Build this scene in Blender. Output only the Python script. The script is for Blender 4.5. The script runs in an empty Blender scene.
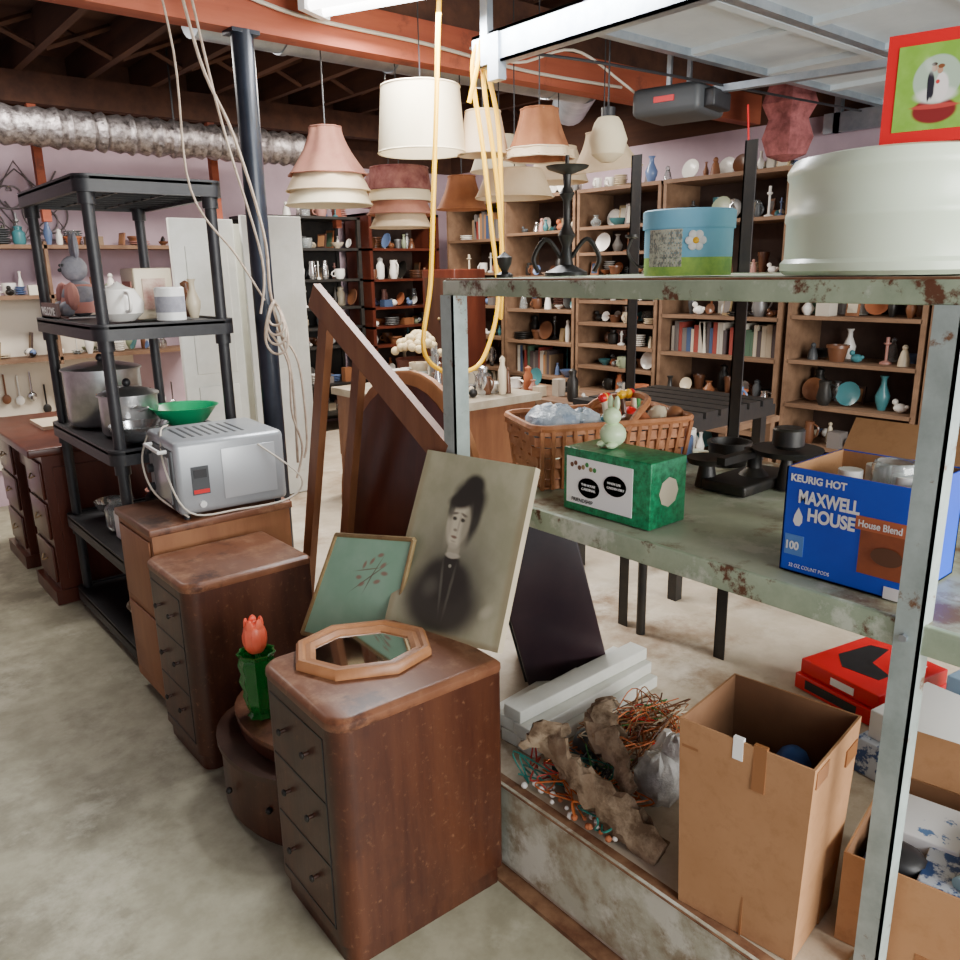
import bpy, bmesh, math, random
from mathutils import Matrix, Vector
random.seed(7)
V=Vector
# ------------------------------------------------------------------ materials
def nd(nt,t,**k):
    n=nt.nodes.new(t)
    for a,b in k.items(): setattr(n,a,b)
    return n
_m={}
def mat(name,c1,c2=None,scale=6,rough=.6,metal=0,bump=0,stretch=(1,1,1),detail=6,lo=.35,hi=.65,c3=None,s3=2,lo3=.55,hi3=.7,trans=0,alpha=1,emit=0,bscale=None,c4=None,s4=1,lo4=.5,hi4=.6,st4=(1,1,1)):
    if name in _m: return _m[name]
    m=bpy.data.materials.new(name); m.use_nodes=True; nt=m.node_tree
    p=nt.nodes['Principled BSDF']
    p.inputs['Roughness'].default_value=rough; p.inputs['Metallic'].default_value=metal
    p.inputs['Base Color'].default_value=(*c1,1)
    if trans: p.inputs['Transmission Weight'].default_value=trans
    if alpha<1: p.inputs['Alpha'].default_value=alpha
    if emit:
        p.inputs['Emission Color'].default_value=(*c1,1); p.inputs['Emission Strength'].default_value=emit
    if c2 is not None or bump:
        tc=nd(nt,'ShaderNodeTexCoord'); mp=nd(nt,'ShaderNodeMapping'); mp.inputs['Scale'].default_value=stretch
        nt.links.new(tc.outputs['Object'],mp.inputs[0])
        nz=nd(nt,'ShaderNodeTexNoise'); nz.inputs['Scale'].default_value=scale; nz.inputs['Detail'].default_value=detail; nz.inputs['Roughness'].default_value=.65
        nt.links.new(mp.outputs[0],nz.inputs['Vector'])
        if c2 is not None:
            mr=nd(nt,'ShaderNodeMapRange'); mr.inputs[1].default_value=lo; mr.inputs[2].default_value=hi
            nt.links.new(nz.outputs[0],mr.inputs[0])
            mx=nd(nt,'ShaderNodeMix',data_type='RGBA'); mx.inputs[6].default_value=(*c1,1); mx.inputs[7].default_value=(*c2,1)
            nt.links.new(mr.outputs[0],mx.inputs[0]); last=mx.outputs[2]
            for cc,ss,l,h,st in ((c3,s3,lo3,hi3,(1,1,1)),(c4,s4,lo4,hi4,st4)):
                if cc is None: continue
                q=nd(nt,'ShaderNodeMapping'); q.inputs['Scale'].default_value=st; q.inputs['Location'].default_value=(3.1*ss,1.7,.4); nt.links.new(tc.outputs['Object'],q.inputs[0])
                n3=nd(nt,'ShaderNodeTexNoise'); n3.inputs['Scale'].default_value=ss; n3.inputs['Detail'].default_value=10; n3.inputs['Roughness'].default_value=.7
                nt.links.new(q.outputs[0],n3.inputs['Vector'])
                r3=nd(nt,'ShaderNodeMapRange'); r3.inputs[1].default_value=l; r3.inputs[2].default_value=h
                nt.links.new(n3.outputs[0],r3.inputs[0])
                m3=nd(nt,'ShaderNodeMix',data_type='RGBA'); m3.inputs[7].default_value=(*cc,1)
                nt.links.new(r3.outputs[0],m3.inputs[0]); nt.links.new(last,m3.inputs[6]); last=m3.outputs[2]
            nt.links.new(last,p.inputs['Base Color'])
        if bump:
            bp=nd(nt,'ShaderNodeBump'); bp.inputs['Strength'].default_value=bump; bp.inputs['Distance'].default_value=.01
            src=nz
            if bscale:
                src=nd(nt,'ShaderNodeTexNoise'); src.inputs['Scale'].default_value=bscale; nt.links.new(mp.outputs[0],src.inputs['Vector'])
            nt.links.new(src.outputs[0],bp.inputs['Height']); nt.links.new(bp.outputs[0],p.inputs['Normal'])
    _m[name]=m; return m
def paint(name,base,blobs,rough=.6,base2=None,nscale=8,grain=0):
    m=bpy.data.materials.new(name); m.use_nodes=True; nt=m.node_tree; p=nt.nodes['Principled BSDF']; p.inputs['Roughness'].default_value=rough
    uv=nd(nt,'ShaderNodeTexCoord')
    nz=nd(nt,'ShaderNodeTexNoise'); nz.inputs['Scale'].default_value=nscale; nz.inputs['Detail'].default_value=8; nt.links.new(uv.outputs['UV'],nz.inputs['Vector'])
    mx=nd(nt,'ShaderNodeMix',data_type='RGBA'); mx.inputs[6].default_value=(*base,1); mx.inputs[7].default_value=(*(base2 or base),1)
    r=nd(nt,'ShaderNodeMapRange'); r.inputs[1].default_value=.4; r.inputs[2].default_value=.65; nt.links.new(nz.outputs[0],r.inputs[0]); nt.links.new(r.outputs[0],mx.inputs[0]); last=mx.outputs[2]
    vec=uv.outputs['UV']
    if grain:
        g=nd(nt,'ShaderNodeTexNoise'); g.inputs['Scale'].default_value=18; g.inputs['Detail'].default_value=6; nt.links.new(uv.outputs['UV'],g.inputs['Vector'])
        s1=nd(nt,'ShaderNodeVectorMath',operation='SUBTRACT'); s1.inputs[1].default_value=(.5,.5,.5); nt.links.new(g.outputs['Color'],s1.inputs[0])
        s2=nd(nt,'ShaderNodeVectorMath',operation='MULTIPLY'); s2.inputs[1].default_value=(grain,grain,0); nt.links.new(s1.outputs[0],s2.inputs[0])
        s3=nd(nt,'ShaderNodeVectorMath',operation='ADD'); nt.links.new(vec,s3.inputs[0]); nt.links.new(s2.outputs[0],s3.inputs[1]); vec=s3.outputs[0]
    for (u,v,ru,rv,ang,soft,col,st) in blobs:
        mp=nd(nt,'ShaderNodeMapping',vector_type='TEXTURE'); mp.inputs['Location'].default_value=(u,v,0); mp.inputs['Rotation'].default_value=(0,0,math.radians(ang)); mp.inputs['Scale'].default_value=(ru,rv,1)
        nt.links.new(vec,mp.inputs[0])
        ln=nd(nt,'ShaderNodeVectorMath',operation='LENGTH'); nt.links.new(mp.outputs[0],ln.inputs[0])
        mr=nd(nt,'ShaderNodeMapRange',interpolation_type='SMOOTHSTEP'); mr.inputs[1].default_value=1-soft; mr.inputs[2].default_value=1+soft; mr.inputs[3].default_value=st; mr.inputs[4].default_value=0
        nt.links.new(ln.outputs['Value'],mr.inputs[0])
        m2=nd(nt,'ShaderNodeMix',data_type='RGBA'); m2.inputs[7].default_value=(*col,1); nt.links.new(mr.outputs[0],m2.inputs[0]); nt.links.new(last,m2.inputs[6]); last=m2.outputs[2]
    nt.links.new(last,p.inputs['Base Color']); return m

# ------------------------------------------------------------------ builder
def frame(o,x,y):
    x=V(x).normalized(); y=V(y).normalized(); z=x.cross(y).normalized(); y=z.cross(x)
    return Matrix(((x.x,y.x,z.x,o[0]),(x.y,y.y,z.y,o[1]),(x.z,y.z,z.z,o[2]),(0,0,0,1)))
def rot(loc,ax=0,ay=0,az=0):
    from mathutils import Euler
    return Matrix.Translation(V(loc))@Euler((math.radians(ax),math.radians(ay),math.radians(az))).to_matrix().to_4x4()
def rrect(x0,x1,y0,y1,r,n=5,ins=0):
    if not isinstance(r,(list,tuple)): r=[r]*4
    x0+=ins;x1-=ins;y0+=ins;y1-=ins; out=[]
    for (cx,cy,sx,sy,a0),rr in zip([(x0,y0,1,1,180),(x1,y0,-1,1,270),(x1,y1,-1,-1,0),(x0,y1,1,-1,90)],r):
        rr=max(rr-ins,.0005)
        for i in range(n+1):
            a=math.radians(a0+90*i/n); out.append((cx+sx*rr+rr*math.cos(a),cy+sy*rr+rr*math.sin(a)))
    return out
class B:
    def __init__(s,name): s.n=name; s.v=[]; s.f=[]; s.m=[]; s.mats=[]; s.sm=[]; s.uv={}
    def mi(s,m):
        if m not in s.mats: s.mats.append(m)
        return s.mats.index(m)
    def add(s,vs,fs,m,M=None,sm=False):
        o=len(s.v)
        for v in vs:
            v=V(v); s.v.append(M@v if M else v)
        k=s.mi(m)
        for f in fs: s.f.append([i+o for i in f]); s.m.append(k); s.sm.append(sm)
        return s
    def box(s,x0,x1,y0,y1,z0,z1,m,M=None,bev=0):
        if bev:
            bm=bmesh.new(); bmesh.ops.create_cube(bm,size=1)
            for v in bm.verts: v.co=V(((x0+x1)/2+v.co.x*(x1-x0),(y0+y1)/2+v.co.y*(y1-y0),(z0+z1)/2+v.co.z*(z1-z0)))
            bmesh.ops.bevel(bm,geom=list(bm.edges),offset=bev,segments=3,profile=.5,affect='EDGES')
            s.add([v.co.copy() for v in bm.verts],[[v.index for v in f.verts] for f in bm.faces],m,M,True); bm.free(); return s
        vs=[(x,y,z) for z in (z0,z1) for y in (y0,y1) for x in (x0,x1)]
        return s.add(vs,[(0,2,3,1),(4,5,7,6),(0,1,5,4),(2,6,7,3),(0,4,6,2),(1,3,7,5)],m,M)
    def loft(s,rings,m,M=None,sm=True,cap=(True,True)):
        n=len(rings[0][0]); vs=[]; fs=[]
        for poly,z in rings:
            for p in poly: vs.append((p[0],p[1],z))
        for i in range(len(rings)-1):
            for j in range(n):
                k=(j+1)%n; fs.append((i*n+j,i*n+k,(i+1)*n+k,(i+1)*n+j))
        if cap[0]: fs.append(tuple(reversed(range(n))))
        if cap[1]: fs.append(tuple((len(rings)-1)*n+j for j in range(n)))
        return s.add(vs,fs,m,M,sm)
    def prism(s,poly,z0,z1,m,M=None,sm=False): return s.loft([(poly,z0),(poly,z1)],m,M,sm)
    def lathe(s,prof,c,m,n=20,M=None,sm=True,rip=0,nr=12,sx=1,sy=1):
        vs=[];fs=[]
        for r,z in prof:
            for j in range(n):
                a=2*math.pi*j/n; rr=r*(1+rip*math.cos(nr*a)); vs.append((c[0]+sx*rr*math.cos(a),c[1]+sy*rr*math.sin(a),c[2]+z))
        for i in range(len(prof)-1):
            for j in range(n):
                k=(j+1)%n; fs.append((i*n+j,i*n+k,(i+1)*n+k,(i+1)*n+j))
        if prof[0][0]>1e-4: fs.append(tuple(reversed(range(n))))
        if prof[-1][0]>1e-4 and prof[-1]!=prof[0]: fs.append(tuple((len(prof)-1)*n+j for j in range(n)))
        return s.add(vs,fs,m,M,sm)
    def shell(s,prof,c,m,n=24,M=None,rip=0,nr=12,t=.004,sx=1,sy=1):
        inner=[(max(r-t,.001),z) for r,z in reversed(prof)]
        pr=prof+inner+[prof[0]]
        vs=[];fs=[]
        for r,z in pr:
            for j in range(n):
                a=2*math.pi*j/n; rr=r*(1+rip*math.cos(nr*a)); vs.append((c[0]+sx*rr*math.cos(a),c[1]+sy*rr*math.sin(a),c[2]+z))
        for i in range(len(pr)-1):
            for j in range(n):
                k=(j+1)%n; fs.append((i*n+j,i*n+k,(i+1)*n+k,(i+1)*n+j))
        return s.add(vs,fs,m,M,True)
    def cyl(s,p0,p1,r,m,r2=None,n=12,M=None):
        p0=V(p0);p1=V(p1);d=p1-p0;L=d.length
        if L<1e-6: return s
        q=V((0,0,1)).rotation_difference(d.normalized()).to_matrix().to_4x4(); T=Matrix.Translation(p0)@q
        if M: T=M@T
        return s.lathe([(r,0),(r if r2 is None else r2,L)],(0,0,0),m,n,T)
    def sph(s,c,r,m,n=12,M=None,sc=(1,1,1),jit=0):
        vs=[];fs=[];k=max(6,n//2+2)
        for i in range(k+1):
            a=math.pi*i/k
            for j in range(n):
                b=2*math.pi*j/n; q=r*(1+(random.uniform(-jit,jit) if 0<i<k else 0)); vs.append((c[0]+q*sc[0]*math.sin(a)*math.cos(b),c[1]+q*sc[1]*math.sin(a)*math.sin(b),c[2]-q*sc[2]*math.cos(a)))
        for i in range(k):
            for j in range(n):
                l=(j+1)%n; fs.append((i*n+j,i*n+l,(i+1)*n+l,(i+1)*n+j))
        return s.add(vs,fs,m,M,jit==0)
    def tube(s,pts,r,m,n=6,sub=6,M=None,flat=1):
        P=[V(p) for p in pts]; Q=[]
        if sub>1 and len(P)>2:
            for i in range(len(P)-1):
                a=P[max(i-1,0)];b=P[i];c=P[i+1];d=P[min(i+2,len(P)-1)]
                for k in range(sub):
                    t=k/sub; Q.append(.5*((2*b)+(-a+c)*t+(2*a-5*b+4*c-d)*t*t+(-a+3*b-3*c+d)*t**3))
            Q.append(P[-1])
        else: Q=P
        vs=[];fs=[];up=V((0,0,1)); prev=None
        for i,q in enumerate(Q):
            t=(Q[min(i+1,len(Q)-1)]-Q[max(i-1,0)]).normalized()
            if prev is None:
                a=t.cross(up); 
                if a.length<.05: a=t.cross(V((1,0,0)))
            else: a=prev-t*prev.dot(t)
            a.normalize(); prev=a; b=t.cross(a)
            for j in range(n):
                an=2*math.pi*j/n; vs.append(q+a*(r*math.cos(an))+b*(r*flat*math.sin(an)))
        for i in range(len(Q)-1):
            for j in range(n):
                k=(j+1)%n; fs.append((i*n+j,i*n+k,(i+1)*n+k,(i+1)*n+j))
        fs.append(tuple(reversed(range(n)))); fs.append(tuple((len(Q)-1)*n+j for j in range(n)))
        return s.add(vs,fs,m,M,True)
    def panel(s,BL,BR,TR,TL,t,mf,ms=None):
        BL,BR,TR,TL=map(V,(BL,BR,TR,TL)); nn=(BR-BL).cross(TL-BL).normalized(); ms=ms or mf
        fr=[BL,BR,TR,TL]; bk=[p-nn*t for p in fr]
        s.add(fr+bk,[(7,6,5,4),(0,4,5,1),(1,5,6,2),(2,6,7,3),(3,7,4,0)],ms)
        s.add(fr,[(0,1,2,3)],mf); s.uv[len(s.f)-1]=[(0,0),(1,0),(1,1),(0,1)]
        return s
    def done(s,parent=None):
        me=bpy.data.meshes.new(s.n)
        xs=[v.x for v in s.v];ys=[v.y for v in s.v];zs=[v.z for v in s.v]
        o=V(((min(xs)+max(xs))/2,(min(ys)+max(ys))/2,min(zs)))
        me.from_pydata([v-o for v in s.v],[],s.f)
        for m in s.mats: me.materials.append(m)
        me.polygons.foreach_set('material_index',s.m); me.polygons.foreach_set('use_smooth',s.sm)
        if s.uv:
            ul=me.uv_layers.new(name='UVMap')
            for fi,uvs in s.uv.items():
                for li,uv in zip(me.polygons[fi].loop_indices,uvs): ul.data[li].uv=uv
        me.validate(); me.update()
        bm=bmesh.new(); bm.from_mesh(me); bmesh.ops.recalc_face_normals(bm,faces=bm.faces); bm.to_mesh(me); bm.free()
        try: me.set_sharp_from_angle(angle=math.radians(38))
        except Exception: pass
        ob=bpy.data.objects.new(s.n,me); bpy.context.collection.objects.link(ob); ob.location=o
        bpy.context.view_layer.update()
        s.ob=ob; return ob
def text(name,body,size,m,M,parent,bold=0.0,sx=1):
    cu=bpy.data.curves.new(name,'FONT'); cu.body=body; cu.size=size; cu.extrude=.0004; cu.offset=bold; cu.materials.append(m)
    ob=bpy.data.objects.new(name,cu); bpy.context.collection.objects.link(ob)
    bpy.context.view_layer.update()
    ob.parent=parent; ob.matrix_parent_inverse=parent.matrix_world.inverted(); ob.matrix_basis=M@Matrix.Diagonal((sx,1,1,1)); return ob
def facing_nx(p): return frame(p,(0,-1,0),(0,0,1))
def facing_ny(p): return frame(p,(1,0,0),(0,0,1))

# palette
WALN=mat('walnut_veneer',(.042,.011,.006),(.085,.027,.012),14,.36,0,.12,(1,1,.10),c3=(.17,.075,.038),s3=60,lo3=.58,hi3=.72,c4=(.028,.009,.006),s4=3,lo4=.5,hi4=.7)
WALT=mat('walnut_top_worn',(.13,.045,.021),(.19,.077,.038),9,.40,0,.1,(1,.2,1),c3=(.30,.16,.09),s3=9,lo3=.52,hi3=.70,c4=(.06,.021,.012),s4=5,lo4=.54,hi4=.62)
OAK=mat('honey_oak',(.27,.11,.04),(.40,.18,.075),12,.45,0,.1,(1,1,.3))
OAKD=mat('mid_wood',(.17,.058,.022),(.26,.105,.042),12,.5,0,.1,(1,1,.15))
DARKW=mat('dark_wood',(.04,.016,.01),(.07,.028,.016),10,.4,0,.1,(1,1,.2))
MAHO=mat('mahogany',(.055,.011,.006),(.105,.024,.012),8,.33,0,.05,(1,1,.2))
CASEW=mat('bookcase_wood',(.13,.068,.036),(.22,.125,.07),9,.7,0,.1,(1,.3,1))
CASEB=mat('bookcase_back',(.040,.022,.016),(.075,.042,.03),4,.8)
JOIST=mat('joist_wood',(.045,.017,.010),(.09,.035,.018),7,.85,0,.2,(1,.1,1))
BEAM=mat('beam_wood',(.27,.055,.025),(.40,.10,.048),7,.75,0,.2,(.12,1,1),c3=(.10,.03,.02),s3=4)
BLK=mat('black_plastic',(.011,.011,.013),(.02,.02,.023),20,.45)
BLKM=mat('black_metal',(.014,.014,.014),(.03,.025,.02),20,.45,.3)
BLKP=mat('black_pole_paint',(.008,.012,.02),(.025,.03,.045),6,.3,.2)
WHT=mat('white_glaze',(.84,.81,.75),None,rough=.25)
CREAM=mat('cream_glaze',(.66,.56,.40),None,rough=.35)
WPL=mat('white_plastic',(.78,.78,.76),None,rough=.4)
WPAINT=mat('white_paint',(.84,.85,.79),(.72,.73,.66),6,.55)
STEEL=mat('polished_steel',(.62,.62,.62),None,rough=.2,metal=.9)
ALU=mat('aluminium',(.55,.55,.54),(.38,.38,.38),12,.3,.85)
GALV=mat('galvanized',(.30,.35,.40),(.44,.48,.52),9,.38,.8)
FOIL=mat('foil_duct_skin',(.46,.42,.42),(.10,.085,.085),28,.28,.8,1.0)
CONC=mat('concrete_floor',(.29,.275,.19),(.40,.38,.275),9,.5,0,.1,detail=14,lo=.38,hi=.62,c3=(.145,.13,.088),s3=1.25,lo3=.49,hi3=.64,c4=(.52,.50,.385),s4=2.3,lo4=.56,hi4=.70)
CONC2=mat('concrete_slab',(.43,.35,.25),(.55,.465,.35),5,.55,0,.08,detail=12,lo=.4,hi=.6,c3=(.24,.155,.09),s3=2.1,lo3=.53,hi3=.68,c4=(.64,.57,.46),s4=3,lo4=.55,hi4=.7)
LEDGE=mat('painted_ledge',(.46,.45,.35),(.28,.22,.14),11,.7,0,.3,lo=.42,hi=.6,c3=(.62,.61,.52),s3=6,lo3=.5,hi3=.6)
RUST=mat('rusty_strip',(.13,.05,.022),(.27,.14,.07),14,.8,0,.3)
GRN=mat('chalky_green_metal',(.40,.48,.34),(.27,.34,.235),9,.5,.05,.1,c3=(.12,.045,.02),s3=8,lo3=.55,hi3=.60,c4=(.55,.60,.49),s4=5,lo4=.54,hi4=.6)
GRNT=mat('worn_green_top',(.34,.385,.275),(.46,.49,.37),6,.42,0,.1,c3=(.17,.10,.05),s3=3.8,lo3=.49,hi3=.60,c4=(.53,.54,.44),s4=6,lo4=.55,hi4=.62)
POST=mat('post_steel',(.42,.50,.48),(.28,.34,.32),10,.45,.1,.1,c3=(.18,.09,.045),s3=9,lo3=.58,hi3=.63)
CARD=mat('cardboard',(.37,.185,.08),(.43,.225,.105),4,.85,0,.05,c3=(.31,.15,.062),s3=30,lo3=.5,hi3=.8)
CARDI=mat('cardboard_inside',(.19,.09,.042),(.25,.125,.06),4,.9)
TAPE=mat('brown_tape',(.28,.115,.042),None,rough=.3)
WALLP=mat('lavender_wall',(.58,.43,.50),(.48,.355,.41),2,.9)
GOLD=mat('aged_gilt',(.34,.25,.115),(.24,.155,.07),20,.45,.3)
MIRR=mat('mirror_glass',(.75,.75,.73),None,rough=.06,metal=1)
GGLASS=mat('green_glass',(.02,.32,.05),None,rough=.06,trans=.6)
TUL=mat('tulip_petal',(.92,.075,.03),(.94,.19,.10),8,.4)
LEAF=mat('leaf_green',(.04,.22,.05),None,rough=.5)
YEL=mat('yellow_hose',(.95,.52,.004),None,rough=.4)
ROPE=mat('rope_fibre',(.52,.42,.33),(.36,.27,.2),30,.9)
CORD=mat('white_cord',(.60,.54,.45),None,rough=.6)
BLUE=mat('blue_carton',(.003,.055,.55),(.006,.08,.66),3,.4)
NAVY=mat('dark_blue',(.01,.02,.12),None,rough=.5)
RED=mat('red_print',(.68,.006,.010),None,rough=.4)
GRNBOX=mat('green_foil_box',(.003,.105,.035),(.015,.30,.12),70,.3)
TEXW=mat('print_white',(.88,.88,.86),None,rough=.5)
TEXD=mat('print_dark',(.03,.03,.03),None,rough=.5)
TERR=mat('terracotta',(.42,.13,.05),None,rough=.8)
GLASS=mat('clear_glassware',(.75,.8,.8),None,rough=.08,trans=.8)
DKGREY=mat('dark_grey',(.055,.06,.065),None,rough=.5)
WICK=mat('wicker',(.30,.105,.035),(.44,.18,.075),30,.6,0,.3)
LGREEN=mat('pale_green_ceramic',(.62,.80,.48),None,rough=.3)
TEAL=mat('teal_glaze',(.05,.18,.20),None,rough=.3)
BROWNG=mat('brown_glaze',(.13,.052,.025),None,rough=.3)
PINK=mat('pink_cloth',(.55,.25,.21),None,rough=.9)

# ------------------------------------------------------------------ room
b=B('floor'); b.box(-3,5.2,-2,6.4,-.1,0,CONC); b.done()
b=B('concrete_platform'); b.prism([(1.2,-1),(4.99,-1),(4.99,6.28),(1.42,6.28),(1.42,2.0),(1.2,2.0)],0,.26,CONC2)
b.box(1.192,1.2,-1,2.0,.03,.262,LEDGE); b.box(1.155,1.2,-1,1.9,0,.012,RUST); b.box(1.188,1.225,-1,2,.258,.2605,RUST); b.done()
b=B('wall_back'); b.box(-3,5.2,6.3,6.4,0,2.42,WALLP); b.box(-3,5.2,6.3,6.4,2.42,2.97,JOIST); b.done()  # dark upper band: overhead shadow and joists put into the wall colour
b=B('wall_right'); b.box(5.0,5.1,-1,6.3,0,2.42,WALLP); b.box(5.0,5.1,-1,6.3,2.42,2.97,JOIST); b.done()  # same dark band on top, painting in the shadow among the joists
b=B('wall_left'); b.box(-3.1,-3,-2,6.4,0,2.97,WALLP); b.done()
b=B('ceiling'); b.box(-3,5.2,-1,6.4,2.97,3.02,JOIST)
x=-2.8
while x<5: b.box(x,x+.045,-1,6.3,2.78,2.97,JOIST); x+=.41
for y in (4.3,5.3):
    x=-2.8
    while x<4.6:
        b.cyl((x+.045,y,2.79),(x+.41,y,2.95),.018,JOIST,n=4); b.cyl((x+.045,y+.03,2.95),(x+.41,y+.03,2.79),.018,JOIST,n=4); x+=.41
b.done()
b=B('ceiling_beam'); b.box(-3,5.0,3.08,3.17,2.43,2.60,BEAM); b.box(-3,5.0,3.10,3.15,2.60,2.78,JOIST); b.done()
b=B('trim_sill_board'); b.box(-1,5.0,5.9,6.0,2.6,2.78,JOIST)
for x in (.9,1.35,2.5,3.5): b.box(x,x+.05,5.92,5.98,1.9,2.6,BEAM)
b.done()
b=B('support_pole'); b.cyl((1.475,3.1,.26),(1.475,3.1,2.43),.042,BLKP,n=20); b.box(1.42,1.53,3.06,3.15,2.415,2.43,BLKP); b.box(1.39,1.56,3.01,3.19,.26,.272,BLKP); b.done()

b=B('foil_duct')
n=110; pr=[]
for i in range(n+1): pr.append((.108+.008*math.sin(i*1.7)+random.uniform(-.007,.007),i*2.6/n))
b.lathe(pr,(0,0,0),FOIL,20,frame((.4,5.5,2.40),(0,1,0),(0,0,1)))
b.tube([(.6,5.5,2.4),(.6,5.5,2.97)],.006,BLK,sub=1); b.tube([(2.1,5.5,2.4),(2.1,5.5,2.97)],.006,BLK,sub=1)
b.done()
b=B('sheet_metal_duct'); b.cyl((1.5,3.62,2.64),(3.9,3.62,2.64),.125,GALV,n=24)
for x in (1.9,2.5,3.1,3.6): b.cyl((x,3.62,2.64),(x+.03,3.62,2.64),.132,GALV,n=24)
b.cyl((3.9,3.62,2.64),(4.4,4.2,2.64),.125,GALV,n=20); b.done()

EM=mat('tube_light',(1,.98,.97),None,emit=10)
b=B('fluorescent_light_fixture'); 
F=rot((1.96,2.42,2.50),0,0,115)
b.box(-.6,.6,-.09,.09,.03,.07,WPL,F); b.cyl((-.58,-.045,.01),(.58,-.045,.01),.017,EM,M=F); b.cyl((-.58,.045,.01),(.58,.045,.01),.017,EM,M=F)
b.box(-.61,-.58,-.08,.08,-.01,.04,WPL,F); b.box(.58,.61,-.08,.08,-.01,.04,WPL,F)
b.cyl((-.4,0,.07),(-.4,0,.47),.004,BLK,M=F); b.cyl((.4,0,.07),(.4,0,.47),.004,BLK,M=F); b.done()

DOORW=mat('garage_door_white',(.58,.65,.69),(.50,.57,.61),5,.5)
b=B('raised_garage_door')
for i in range(5):
    y1=2.30-i*.54; b.box(2.5,4.95,y1-.53,y1,2.44,2.475,DOORW)
    b.box(2.5,4.95,y1-.04,y1,2.41,2.44,GALV); b.box(2.5,4.95,y1-.53,y1-.49,2.41,2.44,DOORW)
    for x in (2.5,3.1,3.7,4.3,4.9): b.box(x,x+.05,y1-.53,y1,2.415,2.44,DOORW)
b.box(2.18,2.26,-.8,2.6,2.40,2.412,GALV); b.box(2.18,2.19,-.8,2.6,2.30,2.412,GALV); b.box(2.18,2.23,-.8,2.6,2.30,2.31,GALV)
for y in (2.0,1.4,.8): b.cyl((2.22,y,2.37),(2.5,y,2.43),.008,GALV)
b.box(2.17,2.2,2.50,2.54,2.30,2.76,GALV); b.box(4.9,4.94,-.8,2.6,2.30,2.41,GALV); b.box(4.9,4.94,2.5,2.54,2.3,2.76,GALV)
b.box(2.17,2.21,2.44,2.50,2.24,2.40,GALV)
b.tube([(2.3,2.5,2.36),(2.6,2.36,2.34),(3.4,2.33,2.35),(4.8,2.33,2.38)],.006,BLK)
b.done()
b=B('garage_door_opener'); M=rot((3.42,2.55,2.235),0,0,12)
b.box(-.16,.16,-.17,.17,0,.13,DKGREY,M,bev=.03); b.box(-.10,.10,-.22,-.16,.02,.1,BLK,M,bev=.01); b.box(-.166,-.16,-.05,.05,.055,.08,RED,M)
b.box(-.02,.02,-2.6,-.17,.09,.12,GALV,M); b.box(-.12,-.1,-.01,.01,.12,.54,GALV,M); b.box(.1,.12,-.01,.01,.12,.54,GALV,M)
b.tube([(3.46,2.2,2.25),(3.46,2.18,2.0),(3.47,2.2,1.8)],.004,RED)
b.tube([(3.42,2.7,2.3),(3.2,2.72,2.4),(2.9,2.75,2.5),(2.7,2.9,2.45),(2.5,3.0,2.5)],.006,CORD); b.done()
b=B('pink_insulation_roll'); b.lathe([(.02,0),(.10,.03),(.13,.12),(.10,.22),(.14,.30),(.1,.42),(.06,.55),(.02,.65)],(4.5,2.60,2.12),mat('pink_insulation',(.38,.12,.12),(.16,.045,.045),14,.95,0,.8),20,rip=.12,nr=5); b.done()

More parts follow.
